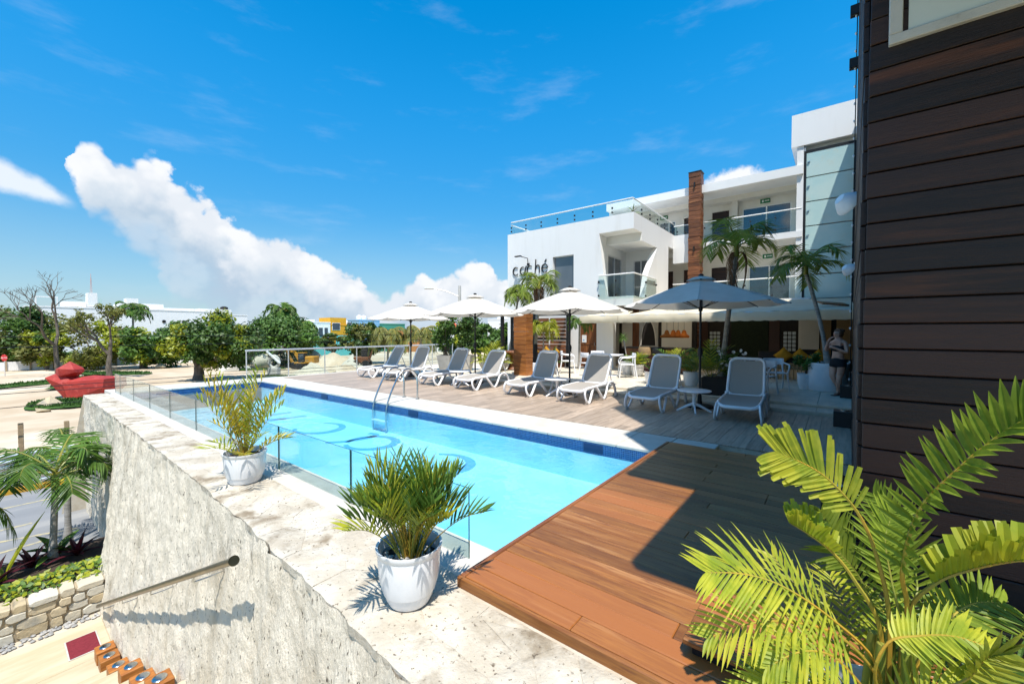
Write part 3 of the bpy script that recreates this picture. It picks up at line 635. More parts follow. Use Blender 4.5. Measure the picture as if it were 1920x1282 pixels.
for i in range(2600):
    x, y = gg.uniform(-4.5, 1.3), gg.uniform(9.8, 10.75); z = LOW + .44 + gg.uniform(0, .22) * (1 - abs(y - 10.2) / .7); n_ = Vector((gg.gauss(0, .5), gg.gauss(0, .5) - .35, 1)).normalized(); a = n_.orthogonal().normalized(); a = Matrix.Rotation(gg.uniform(0, 6.28), 3, n_) @ a; b = n_.cross(a); s = gg.uniform(.03, .065); p = Vector((x, y, z))
    gc.add([p - a * s, p + b * s * .55 - a * s * .2, p + a * s, p - b * s * .55 - a * s * .2], [(0, 1, 2, 3)], gg.choices((0, 1, 2), (5, 3, 2))[0])
stuff('ground_cover', gc, [leaf_y, leaf, leaf_d], 'lime green ground cover filling the planting bed', fix=False)
def strap_plant(name, label, cat, loc, n, L, w, mat, seed, up=.9, droop=.8, group=None, rows=4):
    g = random.Random(seed); t = thing(name, label, cat, loc, 0, group)
    for i in range(n):
        a = i * 2.4 + g.uniform(-.3, .3); e = up * (1 - .75 * i / n) + .1; d = Vector((math.cos(a) * math.cos(e * 1.4), math.sin(a) * math.cos(e * 1.4), math.sin(e * 1.4))); m = MB()
        leaflet(m, (0, 0, .02), d, Vector((-math.cos(a) * math.sin(e), -math.sin(a) * math.sin(e), math.cos(e) + .2)).normalized(), L * g.uniform(.75, 1.1), w, droop, 0, rows); part('leaf', m, mat, t, fix=False)
    return t
for i, (x, y, L, s) in enumerate(((-.02, 10.9, .62, 1), (.98, 11.2, .6, 2), (.42, 11.25, .55, 3), (-.75, 11.2, .6, 4))):
    strap_plant('cordyline', ('maroon cordyline at the left of the planting bed', 'maroon cordyline growing against the stone wall in the planting bed', 'maroon cordyline just beside the bed palm trunk', 'maroon cordyline at the far left edge of the planting bed')[i], 'plant', (x, y, LOW + .42), 14, L * .8, .085, leaf_red, s, group='maroon cordylines in the planting bed')
for i, (x, y, h) in enumerate(((.25, 11.0, 1.35), (.75, 11.5, .55), (-.3, 11.5, .5))):
    strap_plant('banana_leaf_plant', ('tall single pale green blade leaning beside the bed palm', 'broad green leaf plant between palm and stone wall', 'broad green leaf plant behind the left cordyline')[i], 'plant', (x - (.15 if i == 0 else 0), y, LOW + .42), 2 if i == 0 else 9, h, .17, leaf_y if i == 0 else leaf, 30 + i, up=.75, droop=.25 if i == 0 else .8, rows=5)
palm('bed_palm', 'young palm with slim grey trunk in the planting bed below the wall', 'palm tree', (.68, 11.36, LOW + .42), (.74, 11.36, -1.22), .065, 1.15, .034, 12, seed=5, leafL=.55, nl=30, bend=.05, group='palms in the planting bed', elev=(-.15, 1.0), dl=.05, straight=.3)
palm('bed_palm', 'palm beyond the left edge, only its frond tips in view above the street', 'palm tree', (-.82, 11.3, LOW + .42), (-.86, 11.3, -1.25), .07, 1.2, .030, 7, seed=8, leafL=.5, nl=28, bend=.05, group='palms in the planting bed')
palm('bed_palm', 'palm half hidden behind the far end of the stone wall', 'palm tree', (1.02, 13.2, LOW), (1.05, 13.2, -1.25), .07, 1.0, .030, 7, seed=9, leafL=.45, nl=26, bend=.05, group='palms in the planting bed')

# ------------------------------------------------------------------ pool
PX0, PX1, PY0, PY1, PZ, WL = 2.35, 5.69, 1.97, 15.2, -.66, -.125
pool = struct('pool_basin', MB().quad((PX0, PY0, PZ), (PX1, PY0, PZ), (PX1, PY1, PZ), (PX0, PY1, PZ)), pool_floor)
ps = MB()
ps.quad((PX0, PY0, PZ), (PX0, PY1, PZ), (PX0, PY1, -.215), (PX0, PY0, -.215)).quad((PX1, PY1, PZ), (PX1, PY0, PZ), (PX1, PY0, -.215), (PX1, PY1, -.215)).quad((PX0, PY1, PZ), (PX1, PY1, PZ), (PX1, PY1, -.215), (PX0, PY1, -.215)).quad((PX1, PY0, PZ), (PX0, PY0, PZ), (PX0, PY0, -.215), (PX1, PY0, -.215)); struct('pool_wall', ps, pool_floor, pool)
bd = MB(); z0, z1 = -.215, -.03
bd.quad((PX0, PY0, z0), (PX0, PY1, z0), (PX0, PY1, z1), (PX0, PY0, z1)).quad((PX1, PY1, z0), (PX1, PY0, z0), (PX1, PY0, z1), (PX1, PY1, z1)).quad((PX0, PY1, z0), (PX1, PY1, z0), (PX1, PY1, z1), (PX0, PY1, z1)).quad((PX1, PY0, z0), (PX0, PY0, z0), (PX0, PY0, z1), (PX1, PY0, z1)); struct('tile_band', bd, mosaic_m, pool)
for y in (11.0, 7.2, 2.9): struct('skimmer', MB().cbox(PX1 - .012, PX1 + .02, y - .16, y + .16, -.19, -.06, .004), M('skimmer_blue', (.008, .03, .10), .3), pool)
# letters on the floor
def ribbon(mb, pts, w, z0, z1, to):
    """stroke of varying width extruded between z0 and z1; to maps (u,v,h) to the world"""
    P = [Vector(p) for p in pts]; k = len(P); ww = w if isinstance(w, (list, tuple)) else [w] * k; V = []
    for i in range(k):
        t = (P[min(i + 1, k - 1)] - P[max(i - 1, 0)]).normalized(); s = Vector((-t.y, t.x)) * ww[i] * .5
        for q, h in ((P[i] + s, z1), (P[i] - s, z1), (P[i] - s, z0), (P[i] + s, z0)): V.append(to(q.x, q.y, h))
    F = []
    for i in range(k - 1):
        for j in range(4): a = i * 4 + j; b = i * 4 + (j + 1) % 4; F.append((a, b, b + 4, a + 4))
    F += [(0, 1, 2, 3), tuple((k - 1) * 4 + j for j in (3, 2, 1, 0))]; mb.add(V, F)
def ell(cx, cy, rx, ry, a0, a1, n=22): return [(cx + rx * math.cos(R(a0 + (a1 - a0) * i / n)), cy + ry * math.sin(R(a0 + (a1 - a0) * i / n))) for i in range(n + 1)]
def swell(n, a, b): return [a + (b - a) * math.sin(math.pi * i / n) for i in range(n + 1)]
def glyph(ch, T=1.):
    if ch == 'c': return [(ell(.36, .36, .33, .38, 48, 318), swell(22, .045 * T, .10 * T))]
    if ch == 'a': return [(ell(.36, .34, .31, .36, 60, 400), swell(22, .05 * T, .10 * T)), (smooth_path([(.80, .78, 0), (.66, .55, 0), (.60, .2, 0), (.66, 0, 0), (.80, .02, 0)], 4), .075 * T)]
    if ch == 'h': return [([(.12, -.02), (.16, .6), (.2, 1.28)], .075 * T), (smooth_path([(.14, .35, 0), (.3, .68, 0), (.52, .7, 0), (.6, .5, 0), (.6, .0, 0)], 5), .075 * T)]
    if ch == 'e': return [(ell(.36, .36, .33, .38, 8, 318), swell(22, .05 * T, .09 * T)), ([(.04, .38), (.68, .42)], .06 * T)]
    if ch == "'": return [([(.34, .92), (.54, 1.18)], .08 * T)]
def word(parent, s, to, mat, name='letter', T=1., adv=.86, h0=0., h1=1.):
    u = 0
    for ch in s:
        if ch == "'": u -= adv
        m = MB()
        for pts, w in glyph(ch, T):
            pts = [(p[0], p[1]) for p in pts]; ribbon(m, pts, w if not isinstance(w, list) else w[:len(pts)], h0, h1, lambda a, b, h, u=u: to(a + u, b, h))
        o = part(name if ch != "'" else 'accent', m, mat, parent); u += adv
word(pool, "cache'", lambda u, v, h: (5.38 - v * 1.35, 4.85 + u * 1.7, PZ + .004 * h), pool_blue, T=1.25, adv=1.26)
wn = MB(); nxw, nyw = 2, 2
struct('water', MB().quad((PX0, PY0, WL), (PX1, PY0, WL), (PX1, PY1, WL), (PX0, PY1, WL)), water)
# copings: slabs with open joints
cop = struct('pool_coping', MB().box(PX1 + .03, 6.62, 1.9, 16.4, -.3, -.046).box(2.1, PX1 + .029, PY1 + .03, 16.4, -.3, -.046), mortar)
sm = MB().cbox(-.455, .47, -.297, .297, -.045, .0, .008).mesh('coping_slab', coping_m)
for i in range(25):
    o = link('slab', sm, cop); o.location = (6.14, 1.93 + .3 + i * .6 - .6, 0)
sm2 = MB().cbox(-.297, .297, -.585, .60, -.045, 0, .008).mesh('coping_slab_end', coping_m)
for i in range(6):
    o = link('slab', sm2, cop); o.location = (2.42 + i * .6, PY1 + .57, 0)
struct('kerb_strip', MB().cbox(1.95, 2.345, 1.95, 15.18, -.3, .002, .01).cbox(2.05, 2.345, 15.19, 16.38, -.3, .002, .01), coping_m)
# low glass along the wall side
gb = thing('glass_balustrade', 'low frameless glass balustrade between the stone wall and pool', 'glass balustrade', (2.14, 9, .002))
gy = 2.08; i = 0
while gy < 15.3:
    e = min(gy + 1.565, 15.4); m = MB(); m.box(2.135, 2.147, gy, e, .0, .52); m.m = [0 if k in (3, 5) else 1 for k in range(6)]
    wpart('pane', m, [glass, glass_edge], gb); gy = e + .018
# pool ladder
lad = thing('pool_ladder', 'steel pool ladder with two arched rails on the far coping', 'pool ladder', (6.1, 8.3, 0))
for y in (8.58, 8.06):
    P = smooth_path([(6.5, y, 0), (6.5, y, .45), (6.42, y, .66), (6.22, y, .76), (6.02, y, .68), (5.85, y, .45), (5.66, y, .05), (5.6, y, -.25), (5.6, y, -.62)], 4)
    wpart('rail', MB().tube(P, .021, 10), steel, lad, 40); wpart('flange', MB().lathe([(.05, 0), (.05, .012), (.022, .02)], 14, (6.5, y, .001)), steel, lad, 40)
for z in (-.42,): wpart('tread', MB().cbox(5.55, 5.65, 8.06, 8.58, z, z + .03, .006), plastic, lad)

# ------------------------------------------------------------------ wood deck over the near end
deck = struct('wood_deck', MB().box(1.97, 6.02, -1.58, 1.86, -.06, .012), black)
pg = random.Random(17)
lens = {}
def plank_me(L, w=.136, h=.042, mat=teak, nm='deck_plank'):
    k = (round(L, 2), w, h, mat.name)
    if k not in lens: lens[k] = MB().cbox(-w / 2, w / 2, -L / 2, L / 2, 0, h, .005).mesh(nm, mat)
    return lens[k]
n = 30
for i in range(n):
    x = 1.90 + .07 + i * .14; cuts = [1.885]
    lo_ = -1.6 if x < 3.3 else -.08
    if x < 3.3: k = pg.choice((-.4, .2, .65, -.9, 1.1)); cuts += [k, -1.6] if pg.random() < .6 else [-1.6]
    else: cuts += ([pg.choice((.5, .9, 1.1)), lo_] if pg.random() < .5 else [lo_])
    for a, b in zip(cuts[:-1], cuts[1:]):
        L = round(a - b - .004, 2); o = link('plank', plank_me(L), deck); o.location = (x, (a + b) / 2, .016 + pg.uniform(0, .0025))
o = link('fascia', MB().cbox(1.90, 6.1, 1.888, 1.93, -.03, .0585, .006).mesh('fascia', M('hardwood_fascia', (.27, .10, .034), .42, c2=(.15, .05, .019), scale=3, stretch=(.5, 9, 9))), deck)
o = link('fascia', MB().cbox(1.868, 1.898, -1.6, 1.93, -.035, .059, .007).mesh('side_fascia', teak), deck)
# raised platform near the wall
plat = thing('deck_platform', 'raised hardwood platform on the deck under the big areca palm', 'platform', (2.7, 0, .06))
wpart('frame', MB().box(2.13, 3.3, -1.5, .54, .06, .10), black, plat)
for i in range(8):
    o = part('plank', plank_me(2.1, .142, .03), None, plat); o.location = (2.1 + .075 + i * .148 - 2.7, -.47, .045)

# ------------------------------------------------------------------ tiled deck and patio
td = struct('tile_deck', MB().box(6.62, 10.1, -.22, 16.05, -.2, -.024), mortar)
tms = [MB().cbox(-.596, .596, -.0985, .0985, -.02, 0, .002).mesh('deck_tile', deck_tile)]
k = 0
for j in range(80):
    y = -.1 + j * .2
    off = (0, .6, .3, .9)[j % 4]; x = 6.63 - off
    while x < 10.08:
        a, b = max(6.63, x), min(10.1, x + 1.2)
        if b - a > .05:
            key = round(b - a, 2)
            if key not in lens: lens[key] = MB().cbox(-key / 2 + .002, key / 2 - .002, -.0985, .0985, -.02, 0, .002).mesh('deck_tile', deck_tile)
            o = link('tile', lens[key], td); o.location = ((a + b) / 2, y, k % 3 * .0004); k += 1
        x += 1.2
pt = struct('patio', MB().box(10.1, 26, -.6, 10.6, -.2, .05).box(10.62, 26, -.6, 10.6, .05, .115).box(10.1, 26, 10.6, 15.9, -.2, -.03), mortar)
pme = MB().cbox(-.597, .597, -.597, .597, -.03, 0, .004).mesh('patio_slab', travertine)
for i in range(10):
    for j in range(9):
        o = link('slab', pme, pt); o.location = (11.22 + i * 1.2, .3 + j * 1.2 - .6, .142)
sme = MB().cbox(-.26, .257, -.597, .597, -.03, 0, .006).mesh('step_slab', travertine)
for j in range(9):
    o = link('step_slab', sme, pt); o.location = (10.36, .3 + j * 1.2 - .6, .078)
struct('patio_edge', MB().cbox(10.1, 15.4, 10.65, 15.9, -.03, .002, .004), travertine, pt)
# far glass railing
fr = thing('glass_railing', 'frameless glass railing with white top rail at the far end of the deck', 'railing', (9.5, 16, 0))
wpart('top_rail', MB().cbox(5.5, 15.3, 15.985, 16.045, .97, 1.03, .015), alu, fr)
for i in range(7): wpart('pane', MB().box(5.55 + i * 1.39, 5.55 + i * 1.39 + 1.36, 16.01, 16.02, .03, .97), glass, fr)
for i in range(8): wpart('post', MB().cbox(5.52 + i * 1.39, 5.545 + i * 1.39, 15.99, 16.04, 0, .98, .004), alu, fr)
struct('far_edge', MB().cbox(5.4, 15.4, 15.9, 16.12, -.3, .004, .01), coping_m)
struct('podium', MB().box(2.08, 26, 16.12, 16.4, LOW, -.21).box(2.07, 26, 15.2, 16.11, LOW, -.22), pale_conc)

# ================================================================== dark timber building on the right
db = thing('timber_clad_building', 'tall building clad in dark brown horizontal planks at the right edge', 'building', (3.4, -.2, .06))
def ret_y(x): return -.125 - (x - 3.37) * .0205
core = MB().box(12.401, 16.0, -9, -.43, -.2, 14.3).box(16.001, 20.85, -9, -.56, -.2, 10.1).box(3.41, 12.4, -9, -.36, -.2, 9.45).box(4.0, 12.4, -9, -.372, 9.451, 14.3)
core.box(2.36, 3.409, -9, -.13, 6.62, 6.82).box(1.44, 3.409, -9, -.135, 4.05, 4.28)
wpart('core', core, dark_in, db)
PH = .1535; fm = MB().cbox(-.02, .012, -1.6, 1.6, -PH / 2 + .004, PH / 2 - .004, .004).mesh('wall_plank', dark_wood)
gw = random.Random(4)
for i in range(27):
    z = .01 + PH * (i + .5)
    o = part('plank', fm, None, db, label='reddish brown plank' if i in (21, ) else None); o.location = (3.385 - 3.4 + gw.uniform(-.004, .004), -.13 - 1.6 + .2 + gw.uniform(-.004, .004), z - .06)
rm = MB().cbox(-4.5, 4.5, -.012, .02, -PH / 2 + .004, PH / 2 - .004, .004).mesh('return_plank', dark_wood_x)
for i in range(62):
    z = .01 + PH * (i + .5); o = part('plank', rm, None, db); o.location = (3.41 + 4.5 - 3.4, ret_y(7.9) + .2 + gw.uniform(-.006, .006), z - .06); o.rotation_euler.z = -math.atan(.0205)
fp = MB()
wpart('window_frame', MB().cbox(3.335, 3.372, -2.2, -.215, 3.345, 3.40, .004).cbox(3.335, 3.372, -.275, -.215, 3.401, 5.2, .004), pale_conc, db, label='pale frame of the upper window')
wpart('window_panel', MB().box(3.352, 3.371, -2.2, -.30, 3.401, 5.2), M('shaded_panel', (.62, .66, .62), .5), db)
wpart('corner_post', MB().cbox(12.41, 12.5, -.40, -.285, .1, 9.45, .006), black, db)
wpart('plinth', MB().cbox(3.30, 3.40, -3, -.42, .0, .075, .01), pale_conc, db)
def flood(loc, s, lab):
    t = thing('wall_floodlight', lab, 'floodlight', loc, 0, 'white floodlights on the dark timber wall')
    m = MB().lathe([(.10, -.12), (.16, -.05), (.235, .06), (.24, .10), (.215, .105), (.19, .06), (0, .03)], 24).xf(Matrix.Rotation(R(118), 4, 'X') @ Matrix.Rotation(R(0), 4, 'Y'))
    part('housing', m, plastic, t, 40); part('arm', MB().tube([(0, -.06, .05), (0, -.28, .12)], .022, 8), plastic, t, 40); part('wall_plate', MB().cbox(-.08, .08, -.30, -.27, .02, .24, .005), plastic, t)
    t.scale = (s,) * 3; t.rotation_euler.z = R(35)
    return t
flood((7.6, -.06, 3.5), .74, 'large white round floodlight high on the dark timber wall')
flood((10.6, -.14, 2.9), .56, 'smaller white round floodlight lower and farther along the dark wall')
for i, (x, y, z, lab) in enumerate(((9.25, -.12, 0, 'black box lamp standing on the tiled deck by the timber wall'), (12.2, -.22, .142, 'black box lamp on the patio beside the barefoot woman'))):
    t = thing('box_lamp', lab, 'lamp', (x, y, z), 0, 'black box lamps along the timber wall'); part('housing', MB().cbox(-.16, .16, -.15, .15, 0, .27, .008), black, t); part('lens', MB().lathe([(.07, 0), (.07, .012), (.05, .016), (0, .016)], 16, (0, 0, .27)), steel, t, 40)
t = thing('box_lamp', 'black box lamp standing on the wood deck behind the areca palm', 'lamp', (4.62, -.04, .058), 0, 'black box lamps along the timber wall'); part('housing', MB().cbox(-.13, .13, -.13, .13, 0, .24, .008), black, t); part('lens', MB().lathe([(.07, 0), (.07, .012), (.05, .016), (0, .016)], 16, (0, 0, .24)), steel, t, 40)
sl = thing('light_string', 'black cable with small bulbs running up the far corner of the timber wall', 'string lights', (12.55, -.3, .2))
wpart('cable', MB().tube([(12.56, -.262, .2), (12.56, -.255, 4), (12.56, -.262, 9.4)], .012, 6), black, sl)
for i in range(22): wpart('lamp', MB().lathe([(.012, 0), (.022, .03), (.02, .05), (0, .065)], 8, (12.55, -.24, .5 + i * .4)), plastic, sl, 50)
for z in (8.95, 7.75): wpart('junction_box', MB().cbox(12.48, 12.64, -.33, -.13, z, z + .22, .008), black, sl)

# ================================================================== the hotel
ho = thing('hotel_building', 'white flat roofed hotel with corner balcony, glass rails and glazed stair tower', 'hotel', (19, 6, .1))
HT = 6.42
west = [(12.85, .0), (12.85, HT), (HT, HT), (HT, 5.77), (7.92, 5.77), (7.70, 3.95), (7.60, 3.1), (HT, 3.1), (HT, 2.72), (7.26, 2.72), (7.26, .0)]
wpart('west_wall', MB().prism(west, 16., 16.25, 'x', holes=[[(9.14, 3.2), (10.22, 3.2), (10.22, 5.04), (9.14, 5.04)], [(8.02, .143), (8.83, .143), (8.83, 2.15), (8.02, 2.15)]]), white, ho)
south = [(16.251, HT), (22.6, HT), (22.6, 5.73), (20.3, 5.73), (20.3, 2.72), (17.25, 2.72), (17.25, 3.1), (17.60, 4.16), (18.73, 5.43), (16.88, 5.43), (16.88, 5.77), (16.251, 5.77)]
wpart('south_wall', MB().prism(south, HT, 6.66, 'y'), white, ho)
wpart('balcony_recess', MB().box(16.02, 20.3, 6.43, 8.2, 2.73, 3.09).box(16.25, 16.875, 6.661, 8.1, 5.775, 6.1).box(16.885, 20.3, 6.661, 8.1, 5.435, 6.1)
      .prism([(6.661, 3.09), (8.0, 3.09), (8.0, 5.44), (6.661, 5.44)], 19., 19.15, 'x', holes=[[(6.93, 3.1), (7.62, 3.1), (7.62, 5.0), (6.93, 5.0)]])
      .prism([(16.251, 3.09), (19.0, 3.09), (19.0, 5.77), (16.251, 5.77)], 8.0, 8.15, 'y', holes=[[(17.05, 3.1), (18.55, 3.1), (18.55, 5.05), (17.05, 5.05)]]), white, ho)
wpart('body', MB().box(16.26, 22.5, 8.2, 12.84, .1, 6.2).box(16.26, 22.5, 6.67, 8.19, 6.11, 6.2), white, ho)
def window(x0, x1, y0, y1, z0, z1, mull=(), mat=win, fr=white, axis='x', nm='window', t=.045, dep=.10):
    """framed window in a wall; axis x = facing -x at x0, axis y = facing -y at y0"""
    m = MB()
    if axis == 'x':
        m.box(x0, x0 + dep, y0, y0 + t, z0, z1).box(x0, x0 + dep, y1 - t, y1, z0, z1).box(x0 + .001, x0 + dep - .001, y0 + t, y1 - t, z0, z0 + t).box(x0 + .001, x0 + dep - .001, y0 + t, y1 - t, z1 - t, z1)
        for k in mull: m.box(x0 - .004, x0 + dep * .8, k - t * .6, k + t * .6, z0 + t, z1 - t)
    else:
        m.box(x0, x0 + t, y0, y0 + dep, z0, z1).box(x1 - t, x1, y0, y0 + dep, z0, z1).box(x0 + t, x1 - t, y0 + .001, y0 + dep - .001, z0, z0 + t).box(x0 + t, x1 - t, y0 + .001, y0 + dep - .001, z1 - t, z1)
        for k in mull: m.box(k - t * .6, k + t * .6, y0 - .004, y0 + dep * .8, z0 + t, z1 - t)
    f = wpart(nm, m, fr, ho); e = [y0 if axis == 'x' else x0] + list(mull) + [y1 if axis == 'x' else x1]
    for a, b in zip(e[:-1], e[1:]):
        q = MB()
        if axis == 'x': q.box(x0 + .035, x0 + .05, a + .01, b - .01, z0 + .01, z1 - .01)
        else: q.box(a + .01, b - .01, y0 + .035, y0 + .05, z0 + .01, z1 - .01)
        tl = ho.location; q.v = [(p[0] - tl.x, p[1] - tl.y, p[2] - tl.z) for p in q.v]; part('pane', q, mat, f)
    return f
window(16.10, 0, 9.14, 10.22, 3.2, 5.04, (), win_pale, alu, t=.03)
window(19.02, 0, 6.93, 7.62, 3.1, 5.0, (7.27,), win_pale, alu)
window(17.05, 18.55, 8.03, 0, 3.1, 5.05, (17.8,), win_pale, alu, 'y')
# rails: tube plus panes
def rail_run(a, b, z0, z1, n, r=.028, post=False):
    a, b = Vector(a), Vector(b); d = (b - a); m = MB().tube([(a.x, a.y, z1), (b.x, b.y, z1)], r, 8); wpart('rail', m, white, ho, 50)
    nn = Vector((-d.y, d.x)).normalized() * .006
    for i in range(n):
        p = a + d * ((i + .01) / n); q = a + d * ((i + .99) / n)
        g = MB(); g.add([(p.x + nn.x, p.y + nn.y, z0), (q.x + nn.x, q.y + nn.y, z0), (q.x - nn.x, q.y - nn.y, z0), (p.x - nn.x, p.y - nn.y, z0), (p.x + nn.x, p.y + nn.y, z1 - .02), (q.x + nn.x, q.y + nn.y, z1 - .02), (q.x - nn.x, q.y - nn.y, z1 - .02), (p.x - nn.x, p.y - nn.y, z1 - .02)], [(0, 1, 5, 4), (2, 3, 7, 6), (4, 5, 6, 7), (1, 2, 6, 5), (3, 0, 4, 7)])
        wpart('rail_pane', g, glass, ho)
        wpart('clamp', MB().cbox(q.x - .03, q.x + .03, q.y - .03, q.y + .03, z0 + .12, z0 + .2, .01).cbox(q.x - .03, q.x + .03, q.y - .03, q.y + .03, z1 - .3, z1 - .22, .01), black, ho)
rail_run((16.12, 6.52), (16.12, 12.72), HT, 7.02, 7); rail_run((16.12, 6.52), (22.0, 6.52), HT, 7.02, 6); rail_run((16.12, 12.72), (19.5, 12.72), HT, 6.9, 3)
rail_run((15.92, 6.36), (15.92, 7.9), 3.0, 3.99, 2); rail_run((15.92, 6.36), (18.5, 6.36), 3.0, 3.99, 2)
# main front: slabs, recessed wall, openings
wpart('gallery_wall', MB().prism([(10.2, .1), (10.2, 8.2), (1.0, 8.2), (1.0, .1)], 22.8, 23., 'x', holes=[[(1.72, 5.93), (3.70, 5.93), (3.70, 7.6), (1.72, 7.6)], [(4.28, 5.87), (5.06, 5.87), (5.06, 7.66), (4.28, 7.66)], [(6.85, 5.93), (7.72, 5.93), (7.72, 7.55), (6.85, 7.55)], [(5.95, 5.87), (6.42, 5.87), (6.42, 7.6), (5.95, 7.6)],
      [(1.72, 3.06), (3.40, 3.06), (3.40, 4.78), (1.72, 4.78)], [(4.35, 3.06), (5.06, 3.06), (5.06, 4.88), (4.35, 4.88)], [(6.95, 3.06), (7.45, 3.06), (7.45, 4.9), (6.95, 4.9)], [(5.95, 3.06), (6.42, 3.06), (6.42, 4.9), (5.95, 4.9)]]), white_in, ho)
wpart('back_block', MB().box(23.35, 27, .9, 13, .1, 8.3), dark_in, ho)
window(22.84, 0, 1.72, 3.70, 5.93, 7.6, (2.70,), win); window(22.84, 0, 6.85, 7.72, 5.93, 7.55, (7.2,), win)
window(22.84, 0, 1.72, 3.40, 3.06, 4.78, (2.55,), win)
for (a, b, c, d) in ((4.28, 5.06, 5.87, 7.66), (5.95, 6.42, 5.87, 7.6), (4.35, 5.06, 3.06, 4.88), (5.95, 6.42, 3.06, 4.9), (6.95, 7.45, 3.06, 4.9)):
    wpart('door', MB().cbox(22.87, 22.92, a + .01, b - .01, c, d - .01, .006), dark_wood, ho)
wpart('gallery_slab', MB().box(21., 22.8, 1.2, 5.02, 5.60, 5.86), white, ho); wpart('gallery_slab', MB().box(21.3, 22.8, 5.021, 9.9, 5.61, 5.85), white, ho)
wpart('gallery_slab', MB().box(20.75, 22.8, .9, 6.41, 2.75, 3.05).box(20.76, 22.8, 6.67, 9.9, 2.76, 3.04), white, ho)
wpart('parapet', MB().prism([(5.62, 5.0), (6.415, 5.0), (6.415, 6.36), (5.62, 6.36)], 21.0, 21.28, 'x'), white, ho)
wpart('roof_slab', MB().box(20.95, 24., 1.2, 9.95, 8.18, 8.55), white, ho); wpart('roof_ceiling_beam', MB().box(22.3, 22.795, 1.2, 9.9, 7.95, 8.179), white_in, ho)
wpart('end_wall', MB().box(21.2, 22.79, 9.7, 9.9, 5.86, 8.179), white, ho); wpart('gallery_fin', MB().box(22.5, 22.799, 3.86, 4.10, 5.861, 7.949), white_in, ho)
rail_run((21.06, 1.22), (21.06, 5.0), 5.86, 6.8, 4); rail_run((21.06, 5.65), (21.06, 6.4), 6.36, 6.82, 1); rail_run((20.82, 1.2), (20.82, 6.35), 3.05, 3.95, 5)
# glazed tower
wpart('tower_body', MB().box(21.35, 25, -2, 1.14, .1, 9.34).box(21.05, 21.34, 1.19, 1.42, .1, 9.33), white, ho); wpart('tower_cap', MB().box(21., 25, -2.2, 1.62, 9.34, 10.66), white, ho)
wpart('tower_frame', MB().box(21.06, 21.12, 1.11, 1.185, 1.9, 9.10).box(21.06, 21.12, -.5, -.44, 1.9, 9.1).box(21.07, 21.13, -.44, 1.11, 9.04, 9.12), black, ho)
for i in range(7): wpart('tower_pane', MB().cbox(21.08, 21.10, -.42, 1.10, 2.03 + i * 1.0, 2.99 + i * 1.0, .004), frost, ho)
for i in range(6): wpart('glass_clamp', MB().cbox(21.04, 21.1, .98, 1.06, 3.6 + i, 3.66 + i, .01), steel, ho)
# timber pillar
pil = thing('timber_pillar', 'tall reddish brown timber clad pillar rising in front of the hotel galleries', 'pillar', (21.1, 5.37, .14))
pm = MB().cbox(-.27, .27, -.27, .27, 0, .192, .008).mesh('pillar_plank', brown_wood)
for i in range(45): o = part('plank', pm, None, pil); o.location = (gw.uniform(-.012, .012) - .1, gw.uniform(-.012, .012), i * .2)
part('cap', MB().cbox(-.39, .19, -.29, .29, 9.0, 9.05, .008), black, pil)
for i, z in enumerate((8.55, 5.55)):
    t = thing('wall_lamp', ('small black wall lamp near the top of the timber pillar', 'small black wall lamp midway up the timber pillar')[i], 'lamp', (20.70, 5.37, z), 0, 'lamps on the timber pillar'); part('body', MB().tube([(0, 0, -.12), (0, 0, .12)], .035, 10), black, t, 40); part('arm', MB().tube([(0, 0, 0), (.05, 0, 0)], .02, 8), black, t)
for i, (x, y, z) in enumerate(((22.77, 2.75, 7.80), (22.77, 2.62, 5.20), (22.77, 7.45, 7.80))):
    t = thing('exit_sign', ('green exit sign above the wide top floor window by the tower', 'green exit sign under the gallery ceiling, on the middle floor', 'green exit sign at the top floor left of the timber pillar')[i], 'exit sign', (x, y, z), 0, 'green exit signs on the hotel galleries')
    part('board', MB().cbox(-.02, .02, -.2, .2, -.1, .1, .004), sign_green, t)
    part('pictogram', MB().box(-.024, -.0205, .06, .13, -.06, .05).box(-.024, -.0205, -.13, .02, -.015, .02).prism([(-.13, .045), (-.175, .003), (-.13, -.04)], -.024, -.0205, 'x'), poster_w, t)
# roof plant, hotel name
rp = thing('roof_plant', 'spiky dry plant on the roof edge behind the glass rail', 'plant', (17.2, 6.95, 6.2)); part('stem', MB().tube([(0, 0, 0), (.02, 0, .6)], .03, 6), bark, rp)
for i in range(14):
    m = MB(); a = i * 2.4; leaflet(m, (.02, 0, .45 + .015 * i), (math.cos(a), math.sin(a), .3 + .1 * i), Vector((0, 0, 1)), .42, .045, .8, 0, 3); part('leaf', m, (leaf, leaf_dry, leaf_y)[i % 3], rp, fix=False)
sgn = thing('hotel_sign', 'thin black lettering reading caché on the white hotel wall', 'sign', (15.98, 12.5, 4.4))
word(sgn, "cache'", lambda u, v, h: (.005 - .03 * h, -u * .50, v * .50), black, 'letter', 1.1, .84)
sl_ = thing('sign_lamp', 'black bracket lamp on the wall above the hotel lettering', 'lamp', (15.98, 11.55, 5.1)); part('arm', MB().tube([(0, .05, -.25), (-.1, 0, .02), (-.35, .3, .12)], .02, 6), black, sl_); part('head', MB().cbox(-.42, -.28, .2, .55, .09, .14, .01), black, sl_); part('mount', MB().cbox(-.03, .02, -.04, .1, -.3, -.2, .008), black, sl_)
dr = thing('wooden_door', 'brown plank door with a white notice beside the white corner column', 'door', (16.08, 8.42, .143))
for i in range(5): o = part('board', MB().cbox(-.02, .02, -.078, .078, 0, 2.0, .006), door_wood, dr); o.location.y = -.32 + i * .16
